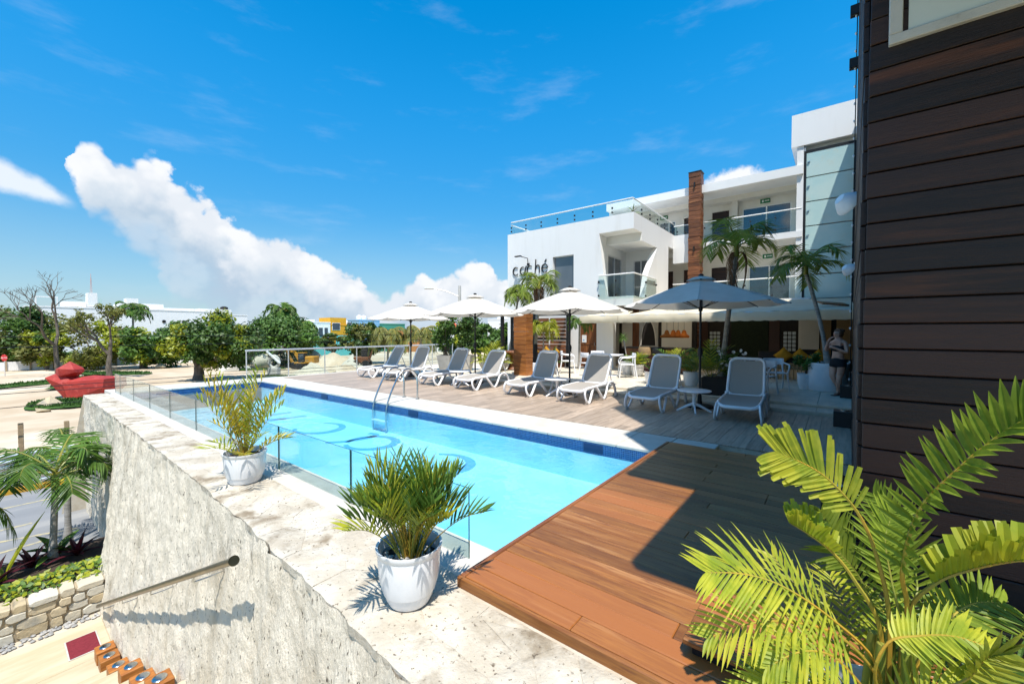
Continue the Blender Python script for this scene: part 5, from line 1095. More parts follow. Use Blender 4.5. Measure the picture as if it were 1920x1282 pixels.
for i in range(16):
    a = i * 2.4; e = .75 + .4 * ga.random(); L = ga.uniform(.35, .55); d = Vector((math.cos(a) * math.cos(e), math.sin(a) * math.cos(e), math.sin(e))); P = [Vector((.06 * math.cos(a), .06 * math.sin(a), .32)) + d * (L * t_) + Vector((math.cos(a), math.sin(a), -.6)) * (.25 * L * t_ * t_) for t_ in (0, .25, .5, .75, 1)]
    m = MB(); frond(m, P, .15, .014, 16, (0, 0, 1), 78, .85, .005, .3, .25, 0, 1, rg=ga, seg=3); part('frond', m, [(leaf_areca, leaf, leaf_y)[i % 3], (stalk, stalk_g)[i % 2]], ar, fix=False)
for i in range(5): a = i * 1.26; part('stem', MB().tube([(.07 * math.cos(a), .07 * math.sin(a), .29), (.05 * math.cos(a), .05 * math.sin(a), .62)], [.020, .013], 8), stalk_g, ar, 60)

# palms and pots on the patio
def simple_pot(t, rt, rb, h, mat=ceramic): add_pot(t, rt, rb, h, mat, soil, .9)
bx = thing('planter_box', 'dark planter with olive areca, white flowers and the leaning palm trunk beside the nearest parasol', 'planter', (11.15, 2.15, .142)); part('box', MB().cbox(-.5, .55, -.42, .42, 0, .42, .02), dark_in, bx); part('soil', MB().box(-.46, .51, -.38, .38, .40, .43), soil, bx)
palm('leaning_palm', 'palm with grey leaning trunk and brown hanging fronds rising above the shaded parasol', 'palm tree', (11.15, 2.22, .55), (11.2, 1.94, 3.5), .075, 1.08, .030, 11, group='palms on the hotel terrace', mats=[leaf_p, stalk_g], dead=3, seed=3, leafL=.5, nl=26, bend=.08, elev=(-.05, 1.0), dl=.05, straight=.25)
o_ = thing('areca_clump', 'olive green areca clump around the pole of the nearest parasol', 'plant', (10.85, 2.42, .56)); fountain(o_, 22, .0, .15, .85, 55, .3, .03, [[leaf_areca, stalk_g], [leaf, stalk_g], [leaf_olive, stalk]], 5, nl=9, droop=.9, start=.3, open_=70)
fl = thing('flower_bush', 'leafy bush with white flowers beneath the leaning palm', 'plant', (11.0, 1.92, .56)); m = MB(); gf = random.Random(3); leaf_cloud(m, (0, 0, .28), (.34, .34, .36), 420, .06, gf); part('foliage', m, leaf, fl, fix=False)
for i in range(16): o = part('flower', MB().lathe([(0, 0), (.03, .012), (.042, .03)], 7, cap=False), poster_w, fl); o.location = (gf.uniform(-.38, .05), gf.uniform(-.3, .3), .2 + gf.uniform(0, .45)); o.rotation_euler = (gf.uniform(-1, 1), gf.uniform(-1.4, -.2), 0)
wp = thing('white_tub', 'big white crumpled tub planter at the foot of the curved palm, beside the woman', 'planter', (13.35, .17, .142)); g5 = MB(); n = 36
pr = [(.40, 0), (.43, .05), (.435, .3), (.425, .5), (.44, .66), (.43, .72), (.38, .70)]
for r, z in pr:
    for j in range(n): a = 2 * math.pi * j / n; q = r * (1 + .03 * noise.noise((math.cos(a) * 2, math.sin(a) * 2, z * 4))); g5.v.append((q * math.cos(a), q * math.sin(a), z + .015 * noise.noise((math.cos(a) * 3, math.sin(a) * 3, 2))))
for i in range(len(pr) - 1):
    for j in range(n): g5.f.append((i * n + j, i * n + (j + 1) % n, (i + 1) * n + (j + 1) % n, (i + 1) * n + j)); g5.m.append(0)
part('tub', g5, plastic, wp, 60); part('soil', MB().lathe([(0, .68), (.41, .67)], 20, cap=False), soil, wp)
palm('curved_palm', 'palm with slim curved grey trunk in the white tub, in front of the glazed tower', 'palm tree', (13.3, .17, .82), (13.2, .66, 3.18), .062, 1.06, .030, 11, group='palms on the hotel terrace', mats=[leaf_p, stalk_g], seed=11, leafL=.5, nl=26, bend=.18, elev=(-.2, .95), dl=.05, straight=.25)
def bush_pot(lab, x, y, rt, rb, h, bh, br, mat, seed, z=.142, leafs=420, ls=.055, pm=ceramic):
    t = thing('potted_bush', lab, 'potted plant', (x, y, z)); simple_pot(t, rt, rb, h, pm); g = random.Random(seed)
    for i in range(5): part('stem', MB().tube([(0, 0, h * .85), (g.uniform(-.1, .1), g.uniform(-.1, .1), h + bh * .3), (g.uniform(-br, br) * .6, g.uniform(-br, br) * .6, h + bh * .75)], [.015, .01, .006], 5), bark, t)
    m = MB()
    for i in range(7): leaf_cloud(m, (g.uniform(-.6, .6) * br, g.uniform(-.6, .6) * br, h + bh * g.uniform(.3, .8)), (br * .5, br * .5, bh * .3), leafs // 7, ls, g)
    part('foliage', m, mat, t, fix=False); return t
bush_pot('small white pot with a round green bush in front of the rattan sofa', 13.35, .62, .215, .15, .42, .62, .36, leaf, 3)
bush_pot('white pot with low green bush behind the woman', 14.7, -.15, .22, .16, .4, .45, .28, leaf_d, 9)
for (lab, x, y, seed, L, mat) in (('white pot with reddish cordyline left of the second lounger', 12.0, 4.25, 2, .5, leaf_red), ('white pot with a maroon fan shaped cordyline against the timber post', 12.75, 8.15, 6, .75, leaf_red)):
    t = thing('potted_cordyline', lab, 'potted plant', (x, y, .142)); simple_pot(t, .2, .14, .36); g = random.Random(seed)
    for i in range(20): a = i * 2.4; e = 1.3 - i * .05; d = Vector((math.cos(a) * math.cos(e), math.sin(a) * math.cos(e), math.sin(e))); m = MB(); leaflet(m, (0, 0, .33), d, Vector((-math.cos(a), -math.sin(a), .6)), L * g.uniform(.7, 1.1), .07, .6, 0, 4); part('leaf', m, mat if i % 3 else leaf, t, fix=False)
for (lab, x, y, seed, L) in (('white pot with a leafy bright green palm behind the second lounger', 12.35, 3.75, 4, .8), ('white pot with ferny palm between the chairs by the bar stools', 13.75, 5.35, 8, .5), ('white pot with lime areca right of the pavilion', 12.2, 3.2, 10, .6)):
    t = thing('potted_areca', lab, 'potted plant', (x, y, .142)); simple_pot(t, .22, .15, .40); fountain(t, 22, .35, .05, L, 62, .26, .03, [[leaf_areca, stalk_g], [leaf, stalk_g]], seed, nl=9, droop=.9, start=.25, open_=75)
t = thing('potted_dracaena', 'white pot with a thin bent stem topped by a grassy tuft, before the bar', 'potted plant', (14.1, 5.85, .142)); simple_pot(t, .24, .17, .45); part('stem', MB().tube(smooth_path([(0, 0, .4), (-.02, .06, .8), (0, .16, 1.3)], 4), .02, 7), bark_palm, t, 60); gd = random.Random(2)
for i in range(46): a = i * 2.4; e = 1.3 - i * .035; d = Vector((math.cos(a) * math.cos(e), math.sin(a) * math.cos(e), math.sin(e))); m = MB(); leaflet(m, (0, .16, 1.28), d, Vector((-math.cos(a), -math.sin(a), .8)), .30, .02, 1.1, 0, 3); part('leaf', m, leaf, t, fix=False)
sq = thing('square_planter', 'low white square planter at the foot of the palm by the timber post', 'planter', (13.0, 9.12, .142)); part('box', MB().cbox(-.28, .28, -.28, .28, 0, .34, .02), ceramic, sq); part('soil', MB().box(-.25, .25, -.25, .25, .33, .345), soil, sq)
palm('terrace_palm', 'tall palm with hanging brown fronds in front of the hotel lettering', 'palm tree', (13.0, 9.12, .48), (13.0, 8.92, 3.32), .085, .92, .030, 12, group='palms on the hotel terrace', mats=[leaf_p, stalk_g], dead=5, seed=21, leafL=.52, nl=26, bend=.03, wrap=True, elev=(-.2, .95), dl=.05, straight=.25)
palm('terrace_palm', 'smaller palm left of the hotel lettering, behind the parasols', 'palm tree', (15.0, 12.1, .0), (15.0, 11.4, 3.3), .06, .85, .04, 13, group='palms on the hotel terrace', mats=[leaf_p, stalk_g], dead=0, seed=22, leafL=.45, nl=24, bend=.05, elev=(-.45, .7), dl=.35)
palm('terrace_palm', 'short bright green palm with pale stem in front of the pergola screens', 'palm tree', (13.2, 8.85, .142), (13.1, 8.78, 1.7), .035, .72, .038, 11, group='palms on the hotel terrace', seed=23, leafL=.4, nl=22, bend=.03, elev=(-.2, .9), mats=[leaf_areca, stalk_g], dl=.25)
palm('terrace_palm', 'slim palm beside the brown door, behind the bright parasol', 'palm tree', (14.9, 8.25, .142), (14.85, 8.2, 2.0), .05, .6, .035, 10, group='palms on the hotel terrace', seed=25, leafL=.35, nl=20, bend=.03, elev=(-.3, .6), dl=.3)
for i, (x, y) in enumerate(((12.05, 13.05), (12.6, 12.4))):
    t = thing('tapered_planter', ('tall grey tapered planter with leafy shrub nearest the far railing', 'tall grey tapered planter with leafy shrub, right one of the pair')[i], 'planter', (x, y, .002), R(25), 'grey tapered planters with shrubs')
    b = MB(); b.v = [(sx * r, sy * r, z) for r, z in ((.20, 0), (.30, .66), (.27, .66), (.26, .6)) for sx, sy in ((-1, -1), (1, -1), (1, 1), (-1, 1))]
    for k in range(3):
        for j in range(4): b.f.append((k * 4 + j, k * 4 + (j + 1) % 4, k * 4 + 4 + (j + 1) % 4, k * 4 + 4 + j))
    b.f.append((3, 2, 1, 0)); b.m = [0] * 13; part('planter', b, grey_pot, t); part('soil', MB().box(-.26, .26, -.26, .26, .58, .61), soil, t); g = random.Random(40 + i); m = MB()
    for k in range(9):
        a = k * .7 + i; tp_ = Vector((.32 * math.cos(a) * (k % 3) * .6, .32 * math.sin(a) * (k % 3) * .6, 1.3 + .13 * k)); part('stem', MB().tube([(.08 * math.cos(a), .08 * math.sin(a), .58), tp_ * .6 + Vector((0, 0, .2)), tp_], [.018, .013, .007], 5), bark, t)
        for q in range(3): leaf_cloud(m, tp_ + Vector((g.uniform(-.2, .2), g.uniform(-.2, .2), g.uniform(-.35, .3))), (.26, .26, .26), 60, .07, g)
    part('foliage', m, (leaf, leaf_d)[i], t, fix=False)
lb = thing('bowl_planter', 'low concrete bowl with a lime yellow areca bush left of the timber post', 'planter', (12.6, 10.85, .0)); part('bowl', MB().lathe([(.35, 0), (.5, .2), (.62, .42), (.56, .42), (.45, .36)], 28), grey_pot, lb, 50); fountain(lb, 40, .34, .25, .85, 70, .3, .035, [[leaf_y, stalk], [leaf_areca, stalk_g], [leaf_y, stalk_g]], 17, nl=10, droop=1.0, start=.2, open_=75)

# ================================================================== the woman
def skin_body(name, nodes, edges, root, mat, parent, sub=2):
    me = bpy.data.meshes.new(name); me.from_pydata([n[0] for n in nodes], edges, []); me.materials.append(mat); o = link(name, me, parent)
    s = o.modifiers.new('skin', 'SKIN'); s.use_smooth_shade = True; sub_ = o.modifiers.new('sub', 'SUBSURF'); sub_.levels = sub_.render_levels = sub
    for i, n in enumerate(nodes):
        v = me.skin_vertices[0].data[i]; r = n[1]; v.radius = r if isinstance(r, tuple) else (r, r); v.use_root = (i == root)
    return o
wo = thing('person', 'woman in black strapless top and dark shorts beside the white tub, hand at mouth', 'person', (12.5, -.03, .142), R(-128)); K = []; E = []
def node(p, r, par=None):
    K.append((p, r))
    if par is not None: E.append((par, len(K) - 1))
    return len(K) - 1
pel = node((0, 0, .82), (.165, .115)); wai = node((0, -.005, .98), (.125, .09), pel); che = node((0, -.005, 1.14), (.145, .10), wai); sh = node((0, .005, 1.27), (.12, .075), che); nk = node((-.005, -.005, 1.355), .05, sh); hd = node((-.015, -.025, 1.44), (.074, .085), nk); tp2 = node((-.015, -.02, 1.525), (.068, .08), hd)
for s in (-1, 1):
    h = node((.085 * s, 0, .74), .098, pel)
    if s < 0: k1 = node((-.10, -.02, .60), .084, h); k2 = node((-.085, -.06, .44), .06, k1); k3 = node((-.04, .02, .28), .058, k2); an = node((.01, .10, .075), .036, k3)
    else: k1 = node((.095, -.02, .60), .084, h); k2 = node((.07, -.045, .43), .06, k1); k3 = node((.045, -.03, .28), .058, k2); an = node((.03, -.02, .075), .036, k3)
    p = K[an][0]; ft = node((p[0] - .01 + .02 * s, p[1] - .07, .035), (.034, .026), an); node((p[0] - .015 + .03 * s, p[1] - .14, .028), (.036, .018), ft)
for s in (-1, 1):
    a = node((.155 * s, .01, 1.255), .052, sh)
    if s < 0: e = node((-.235, -.10, 1.05), .040, a); w = node((-.10, -.185, 1.275), .028, e); hnd = node((-.07, -.178, 1.335), (.034, .02), w); fd = [(-.035 + .012 * i, -.145 + .008 * i, 1.395 - .004 * abs(i - 1)) for i in range(4)]; th = (-.045, -.17, 1.375)
    else: e = node((.245, -.05, 1.02), .042, a); w = node((.085, -.19, 1.12), .028, e); hnd = node((.02, -.205, 1.145), (.034, .02), w); fd = [(-.055, -.19 - .004 * i, 1.175 - .016 * i) for i in range(4)]; th = (.0, -.215, 1.195)
    for f in fd:
        m0 = Vector(K[hnd][0]).lerp(Vector(f), .55) + Vector((0, -.012, 0)); q = node(tuple(m0), .0105, hnd); node(f, .0085, q)
    q = node(tuple(Vector(K[hnd][0]).lerp(Vector(th), .5) + Vector((0, -.008, 0))), .011, hnd); node(th, .009, q)
skin_body('body', K, E, pel, skin, wo)
skin_body('strapless_top', [((0, -.005, 1.02), (.150, .112)), ((0, -.012, 1.12), (.168, .128)), ((0, -.006, 1.21), (.158, .112))], [(0, 1), (1, 2)], 0, cloth_black, wo)
skin_body('shorts', [((0, 0, .93), (.148, .112)), ((0, 0, .83), (.178, .128)), ((-.088, -.004, .73), .108), ((-.102, -.016, .635), .100), ((.088, -.004, .73), .108), ((.10, -.016, .635), .100)], [(0, 1), (1, 2), (2, 3), (1, 4), (4, 5)], 1, cloth_black, wo)
hm_ = MB(); hm_.lathe([(0, .112), (.05, .10), (.086, .06), (.10, .0), (.096, -.05), (.075, -.085)], 18, (-.012, .012, 1.475)); hm_.v = [(x, y if y > -.045 else -.045 - (y + .045) * .2, z) for x, y, z in hm_.v]; part('hair', hm_, hair, wo, 60); part('hair_bun', MB().lathe([(0, -.05), (.04, -.03), (.052, .0), (.04, .035), (0, .05)], 12, (.0, .115, 1.53)), hair, wo, 60)
for s in (-1, 1): part('eye', MB().lathe([(0, -.008), (.010, 0), (0, .008)], 8, (-.015 + .032 * s, -.105, 1.468)), black, wo, 60)
part('nose', MB().add([(-.027, -.105, 1.435), (-.003, -.105, 1.435), (-.015, -.132, 1.438), (-.015, -.106, 1.475)], [(0, 1, 2), (0, 2, 3), (2, 1, 3), (1, 0, 3)]), skin, wo); part('mouth', MB().cbox(-.037, .007, -.112, -.10, 1.402, 1.414, .004), M('lips', (.36, .12, .10), .5), wo)
for (x, y) in ((.0, -.0), (.04, -.12)): part('sandal', MB().cbox(x - .05, x + .045, y - .09 + (.11 if x == 0 else 0), y + .12 + (.06 if x == 0 else 0), .0, .016, .007), cloth_black, wo); 

# ================================================================== across the street and beyond
FW = Vector((.786, .618)) / math.hypot(.786, .618); RT = Vector((FW.y, -FW.x))
def at(px, d, z=LOW):
    """ground point d metres ahead at a bearing given in picture columns"""
    p = FW * d + RT * ((px - 960) / 775 * d); return Vector((p.x, p.y, z))
def lotz(x, y): return LOW - .03 + (.22 * noise.noise((x * .16, y * .16, 3)) + .10 * noise.noise((x * .6, y * .6, 1))) * min(1, (y - 18.9) / 12)
fz = thing('corrugated_fence', 'pale corrugated metal site fence along the yellow kerb', 'fence', (-2, 19.05, LOW)); sh_ = MB(); prof = []
for i in range(37): z = .02 + 1.02 * i / 36; prof.append((.022 * math.sin(2 * math.pi * z / .17), z))
for x in (-1.18, 1.18): sh_.v += [(x, a, z) for a, z in prof]
k = len(prof)
for i in range(k - 1): sh_.f.append((i, i + 1, k + i + 1, k + i)); sh_.m.append(0)
sme_ = sh_.mesh('fence_sheet', corr, 60)
for i in range(9): o = part('sheet', sme_, None, fz); o.location = (-9 + i * 2.34, .004 * (i % 2), 0); o.scale.z = 1.02
for i in range(10): part('post', MB().cbox(-10.2 + i * 2.34 - .05, -10.2 + i * 2.34 + .05, .05, .15, 0, 1.0, .008), rubble_stone, fz)
for i, x in enumerate((-1.75, .62, 1.62, 3.4)):
    t = tag(link('timber_stake', MB().cbox(-.06, .06, -.06, .06, -.2, 1.65 + .1 * (i % 2), .01).mesh('timber_stake', M('stake_wood_%d' % i, (.42, .30, .17), .9, c2=(.3, .21, .12), scale=6)) , loc=(x, 20.4, LOW)), ('timber stake behind the corrugated fence at the left edge', 'timber stake behind the corrugated fence above the bed palm', 'timber stake behind the corrugated fence close to the stone wall', 'timber stake hidden beyond the stone wall end')[i], 'stake', 'timber stakes behind the corrugated fence')
wf = thing('site_fence', 'long white panel fence with timber posts behind the sand lot', 'fence', (8, 77, LOW)); fp_ = MB().cbox(-.93, .93, -.02, .02, 0, 1.05, .01).mesh('fence_panel', white)
for i in range(15): o = part('panel', fp_, None, wf); o.location = (-9.5 + i * 1.9, 0, .02 * (i % 3)); part('post', MB().cbox(-10.45 + i * 1.9 - .08, -10.45 + i * 1.9 + .08, -.14, -.022, 0, 1.30 + .12 * math.sin(i * 2.1), .01), M('fence_post', (.42, .32, .2), .9) if i == 0 else bpy.data.materials['fence_post'], wf)
# power cables over the street
for i, (z, sag, y) in enumerate(((-.02, .10, 20.0), (-.16, .12, 20.1), (-.62, .08, 20.05), (1.58, .1, 20.3), (1.25, .1, 20.2))):
    m = MB(); m.tube([(-22 + 70 * k / 30, y, z - sag * 4 * (k / 30) * (1 - k / 30)) for k in range(31)], .011, 5); tag(link('cable', m.mesh('cable', black)), ('upper of the two black cables crossing the red sculpture', 'lower of the two black cables crossing the red sculpture', 'lowest black cable above the sand lot', 'topmost thin cable across the far trees', 'second thin cable across the far trees')[i], 'cable', 'cables along the street')
for x, lab in ((-22, 'utility pole carrying the cables at the left'), (48, 'utility pole carrying the cables behind the hotel')): tag(link('utility_pole', MB().tube([(x, 20.1, LOW - .3), (x, 20.1, 3.2)], [.16, .11], 10).mesh('utility_pole', bark, 60)), lab, 'utility pole')
# street lamp
sp = at(862, 28); lp = thing('street_lamp', 'grey street lamp with long curved arm rising behind the parasols', 'street lamp', (sp.x, sp.y, LOW)); part('pole', MB().tube([(0, 0, -.2), (0, 0, 7.75)], [.13, .10], 12), pale_conc, lp, 60)
part('arm', MB().tube(smooth_path([(0, 0, 7.0), (-.5, .65, 7.35), (-1.0, 1.25, 7.55), (-1.15, 1.4, 7.56)], 5), .035, 8), alu, lp, 60); part('lamp_head', MB().cbox(-.14, .14, -.32, .32, -.05, .05, .03).xf(Matrix.Translation((-1.3, 1.6, 7.57)) @ Matrix.Rotation(R(40), 4, 'Z')), alu, lp)
# red faceted sculpture
import bmesh
def hull(pts, name, mat, parent):
    bm = bmesh.new(); [bm.verts.new(p) for p in pts]; r = bmesh.ops.convex_hull(bm, input=bm.verts); bmesh.ops.delete(bm, geom=list({e for e in r['geom_interior'] if isinstance(e, bmesh.types.BMVert)}), context='VERTS'); me = bpy.data.meshes.new(name); bm.to_mesh(me); bm.free(); me.materials.append(mat); return link(name, me, parent)
sc = at(150, 29); scu = thing('red_sculpture', 'large red faceted reclining figure on the grass patch behind the stone wall', 'sculpture', (sc.x, sc.y, LOW), math.atan2(RT.y, RT.x)); U = lambda px, py, w: ((px - 150) * .0374, w, (752 - py) * .0374 + .0)
hd_ = [U(130, 683, 0)] + [U(x, y, w) for (x, y) in ((113, 697), (147, 698)) for w in (-.35, .35)] + [U(129, 695, -.75), U(131, 695, .75), U(111, 707, -.3), U(111, 707, .3), U(129, 709, -.7), U(131, 709, .7), U(148, 703, -.3), U(148, 703, .3), U(125, 713, -.2), U(137, 713, .2)]
hull(hd_, 'head', red_p, scu)
to_ = [U(112, 704, -.2), U(126, 705, -.4), U(126, 705, .4), U(96, 716, -.3), U(96, 716, .3), U(97, 723, -.2), U(104, 712, -.75), U(104, 712, .75), U(131, 753, -.4), U(131, 753, .4), U(133, 724, -.7), U(133, 724, .7), U(150, 726, -.4), U(150, 726, .4), U(158, 753, -.4), U(158, 753, .4)]
hull(to_, 'torso', red_p, scu)
le_ = [U(140, 720, -.9), U(140, 720, .9), U(162, 711, -.3), U(175, 709, 0), U(190, 711, .3), U(214, 714, -.8), U(214, 714, .8), U(214, 730, -.9), U(214, 730, .9), U(150, 752, -.9), U(150, 752, .9), U(200, 745, -.6), U(200, 745, .6)]
hull(le_, 'legs', red_p, scu)
def grass_patch(px, d, rx, ry, seed):
    c = at(px, d); m = MB(); n = 28; g = random.Random(seed); rings = 6
    for k in range(rings + 1):
        for j in range(n):
            a = 2 * math.pi * j / n; q = (1 + .28 * noise.noise((math.cos(a) * 1.4, math.sin(a) * 1.4, seed))) * k / rings; p = RT * (rx * q * math.cos(a)) + FW * (ry * q * math.sin(a)); x, y = c.x + p.x, c.y + p.y; m.v.append((x, y, max(lotz(x, y), LOW - .2) + .2 - (.1 if k == rings else 0) + .05 * noise.noise((x * 2, y * 2, 3))))
    for k in range(rings):
        for j in range(n): m.f.append((k * n + j, k * n + (j + 1) % n, (k + 1) * n + (j + 1) % n, (k + 1) * n + j)); m.m.append(0)
    for _ in range(900):
        a, q = g.uniform(0, 6.28), math.sqrt(g.random()) * .95; p = RT * (rx * q * math.cos(a)) + FW * (ry * q * math.sin(a)); x, y = c.x + p.x, c.y + p.y; z = max(lotz(x, y), LOW - .2) + .19; dx, dy = g.uniform(-.09, .09), g.uniform(-.09, .09); m.add([(x - .05, y, z), (x + .05, y, z), (x + dx, y + dy, z + g.uniform(.08, .17))], [(0, 1, 2)])
    stuff('grass', m, grass_m, 'patch of short green grass on the sand lot', fix=False)
grass_patch(84, 38, 1.4, 6.0, 1); grass_patch(118, 26, 1.7, 1.6, 2); grass_patch(150, 34, 1.8, 1.8, 6); grass_patch(200, 46, 5., 1.5, 3); grass_patch(515, 42, 2.4, .7, 4); grass_patch(490, 50, 3, 1.2, 5)
def boulder(lab, px, d, s, seed):
    c = at(px, d); g = random.Random(seed); o = hull([(s * g.gauss(0, .5), s * g.gauss(0, .5), s * abs(g.gauss(0, .38)) - .05) for _ in range(26)], 'boulder', rubble_stone, None); o.location = (c.x, c.y, max(lotz(c.x, c.y), LOW - .2)); tag(o, lab, 'rock', 'rocks on the sand lot')
for i, (px, d, s) in enumerate(((95, 25.5, .55), (78, 24, .3), (425, 48, 1.3), (450, 50, .9), (300, 52, .7), (620, 47, .5))): boulder(('flat pale rock at the edge of the grass below the red sculpture', 'small rock left of the grass below the red sculpture', 'big pale rock beneath the low branch of the round green tree', 'pale rock beside the beige drum', 'rock on the sand between the leafy trees', 'pale rock below the debris heap')[i], px, d, s, i + 2)
def mound(name, lab, px, d, rx, ry, h, mat, seed, rough=.25):
    c = at(px, d); m = MB(); n, rg_ = 40, 12
    for k in range(rg_ + 1):
        for j in range(n):
            a = 2 * math.pi * j / n; q = k / rg_; p = RT * (rx * q * math.cos(a)) + FW * (ry * q * math.sin(a)); m.v.append((c.x + p.x, c.y + p.y, LOW - .2 + (h + .2) * (math.cos(math.pi * q) * .5 + .5) ** .8 * (1 + rough * noise.noise((p.x * .9, p.y * .9, seed))) + rough * .5 * noise.noise((p.x * 2.2, p.y * 2.2, seed)) * (1 - q)))
    for k in range(rg_):
        for j in range(n): m.f.append((k * n + j, k * n + (j + 1) % n, (k + 1) * n + (j + 1) % n, (k + 1) * n + j)); m.m.append(0)
    o = link(name, m.mesh(name, mat, 180)); tag(o, lab, 'mound', 'heaps of soil and rubble on the lot'); return o
mound('sand_mound', 'tall pale sand heap behind the yellow excavator', 580, 62, 3.2, 2.5, 2.2, sand, 1, .12); mound('sand_mound', 'broad pale sand heap to the right of the excavator', 625, 58, 4.6, 3, 1.6, sand, 2); mound('soil_mound', 'brown soil heap close in front of the excavator', 583, 46, 2.6, 1.6, 1.0, rubble_stone, 3, .5); mound('rubble_mound', 'brown rubble heap below the coconut palms', 662, 56, 2.2, 1.5, 1.4, rubble_stone, 4, .6); mound('rubble_mound', 'low stony rubble in the middle of the lot', 640, 50, 4, 1.5, .5, sand, 5, .8)
# excavator
ep = at(565, 53); ex = thing('excavator', 'yellow excavator with folded boom and dark cab on the sand lot', 'excavator', (ep.x, ep.y, LOW), math.atan2(RT.y, RT.x))
for y in (-.7, .7): part('track', MB().prism([(-.9, .12), (-.7, 0), (1.1, 0), (1.3, .12), (1.35, .42), (1.15, .6), (-.75, .6), (-.95, .42)], y - .2, y + .2, 'y'), black, ex)
part('body', MB().cbox(.75, 1.95, -.8, .8, .65, 1.55, .12), digger_y, ex); part('turntable', MB().cbox(-.6, 1.5, -.75, .75, .61, .8, .03), digger_y, ex)
part('cab', MB().cbox(-.1, .74, -.78, .05, .8, 1.95, .06), black, ex); part('window', MB().box(.02, .62, -.792, -.782, 1.2, 1.85), win, ex); part('cab_roof', MB().cbox(-.14, .78, -.82, .09, 1.951, 2.02, .02), digger_y, ex)
part('boom', MB().prism([(-.2, .85), (-.2, 1.2), (-1.0, 2.2), (-2.2, 2.45), (-2.25, 2.25), (-1.1, 1.95), (-.55, .95)], .12, .42, 'y'), digger_y, ex); part('arm', MB().prism([(-2.3, 2.6), (-2.05, 2.5), (-1.15, .7), (-1.4, .6)], .17, .37, 'y'), digger_y, ex); part('cylinder', MB().tube([(-.4, .27, 1.1), (-1.5, .27, 2.5)], .06, 8), steel, ex, 60); part('bucket', MB().prism([(-1.5, .75), (-1.05, .7), (-.75, .25), (-1.0, .05), (-1.55, .2)], -.1, .62, 'y'), black, ex)
mp_ = at(680, 56); ml = thing('compact_loader', 'small dark brown loader beside the rubble heap under the coconut palms', 'loader', (mp_.x, mp_.y, LOW), math.atan2(RT.y, RT.x)); part('body', MB().cbox(-1.1, .9, -.6, .6, .5, 1.3, .1), brown_wood, ml); part('cab', MB().cbox(-.1, .8, -.55, .55, 1.301, 2.3, .08), dark_in, ml); part('boom', MB().tube([(.9, 0, 1.0), (1.5, 0, 2.5), (1.1, 0, 2.9)], .14, 6), brown_wood, ml); part('bucket', MB().prism([(-2.0, .1), (-1.1, .2), (-1.15, .8), (-1.8, .7)], -.7, .7, 'y'), black, ml)
for (x, y) in ((-.7, -.7), (.6, -.7), (-.7, .7), (.6, .7)): part('wheel', MB().tube([(x, y - .13, .42), (x, y + .13, .42)], .42, 16), black, ml, 40)
dm = at(492, 52); dr_ = thing('beige_drum', 'big beige drum shaped tank with a dark opening lying on the lot', 'tank', (dm.x, dm.y, LOW), math.atan2(RT.y, RT.x)); part('drum', MB().lathe([(.55, -1.0), (.95, -.6), (.95, .5), (.6, .95), (.45, 1.0), (.45, .8)], 24).xf(Matrix.Translation((0, 0, .95)) @ Matrix.Rotation(R(72), 4, 'Y')), beige_drum, dr_, 40); part('saddle', MB().cbox(-.7, .7, -.4, .4, 0, .25, .03), pale_conc, dr_); part('hatch', MB().lathe([(.26, 0), (.26, .03), (0, .03)], 16).xf(Matrix.Translation((.62, -.55, 1.0)) @ Matrix.Rotation(R(72), 4, 'X')), black, dr_, 40)
rg2 = at(513, 44); rs = thing('ring_sculpture', 'grey concrete ring sculpture with a cross bar on a block', 'sculpture', (rg2.x, rg2.y, LOW), math.atan2(RT.y, RT.x)); part('ring', MB().tube([(.52 * math.cos(R(a)), 0, 1.45 + .62 * math.sin(R(a))) for a in range(0, 360, 15)], .17, 8, closed=True), pale_conc, rs, 60); part('block', MB().cbox(-.5, .5, -.4, .4, 0, .85, .04), pale_conc, rs); part('cross_bar', MB().cbox(-.09, .09, -.1, .1, -.95, .95, .02).xf(Matrix.Translation((.05, -.2, 1.95)) @ Matrix.Rotation(R(-48), 4, 'Y')), ceramic, rs)
# stop sign
ssp = at(7, 43); ss = thing('stop_sign', 'red octagonal road sign at the left edge beyond the site fence', 'road sign', (ssp.x, ssp.y, LOW), math.atan2(RT.y, RT.x)); part('pole', MB().tube([(0, .02, 0), (0, .02, 2.3)], .035, 8), alu, ss); part('plate', MB().prism([(.36 * math.cos(R(22.5 + 45 * i)), 1.95 + .36 * math.sin(R(22.5 + 45 * i))) for i in range(8)], -.025, -.015, 'y'), M('sign_red', (.5, .02, .02), .5), ss)
fc = bpy.data.curves.new('sign_text', 'FONT'); fc.body = 'ALTO'; fc.size = .24; fc.align_x = 'CENTER'; fc.extrude = .002; fc.materials.append(poster_w); fo = bpy.data.objects.new('lettering', fc); C.objects.link(fo); bpy.context.view_layer.update(); tm_ = bpy.data.meshes.new_from_object(fo.evaluated_get(bpy.context.evaluated_depsgraph_get())); bpy.data.objects.remove(fo); fo = link('lettering', tm_, ss); fo.location = (0, -.028, 1.87); fo.rotation_euler = (R(90), 0, 0)
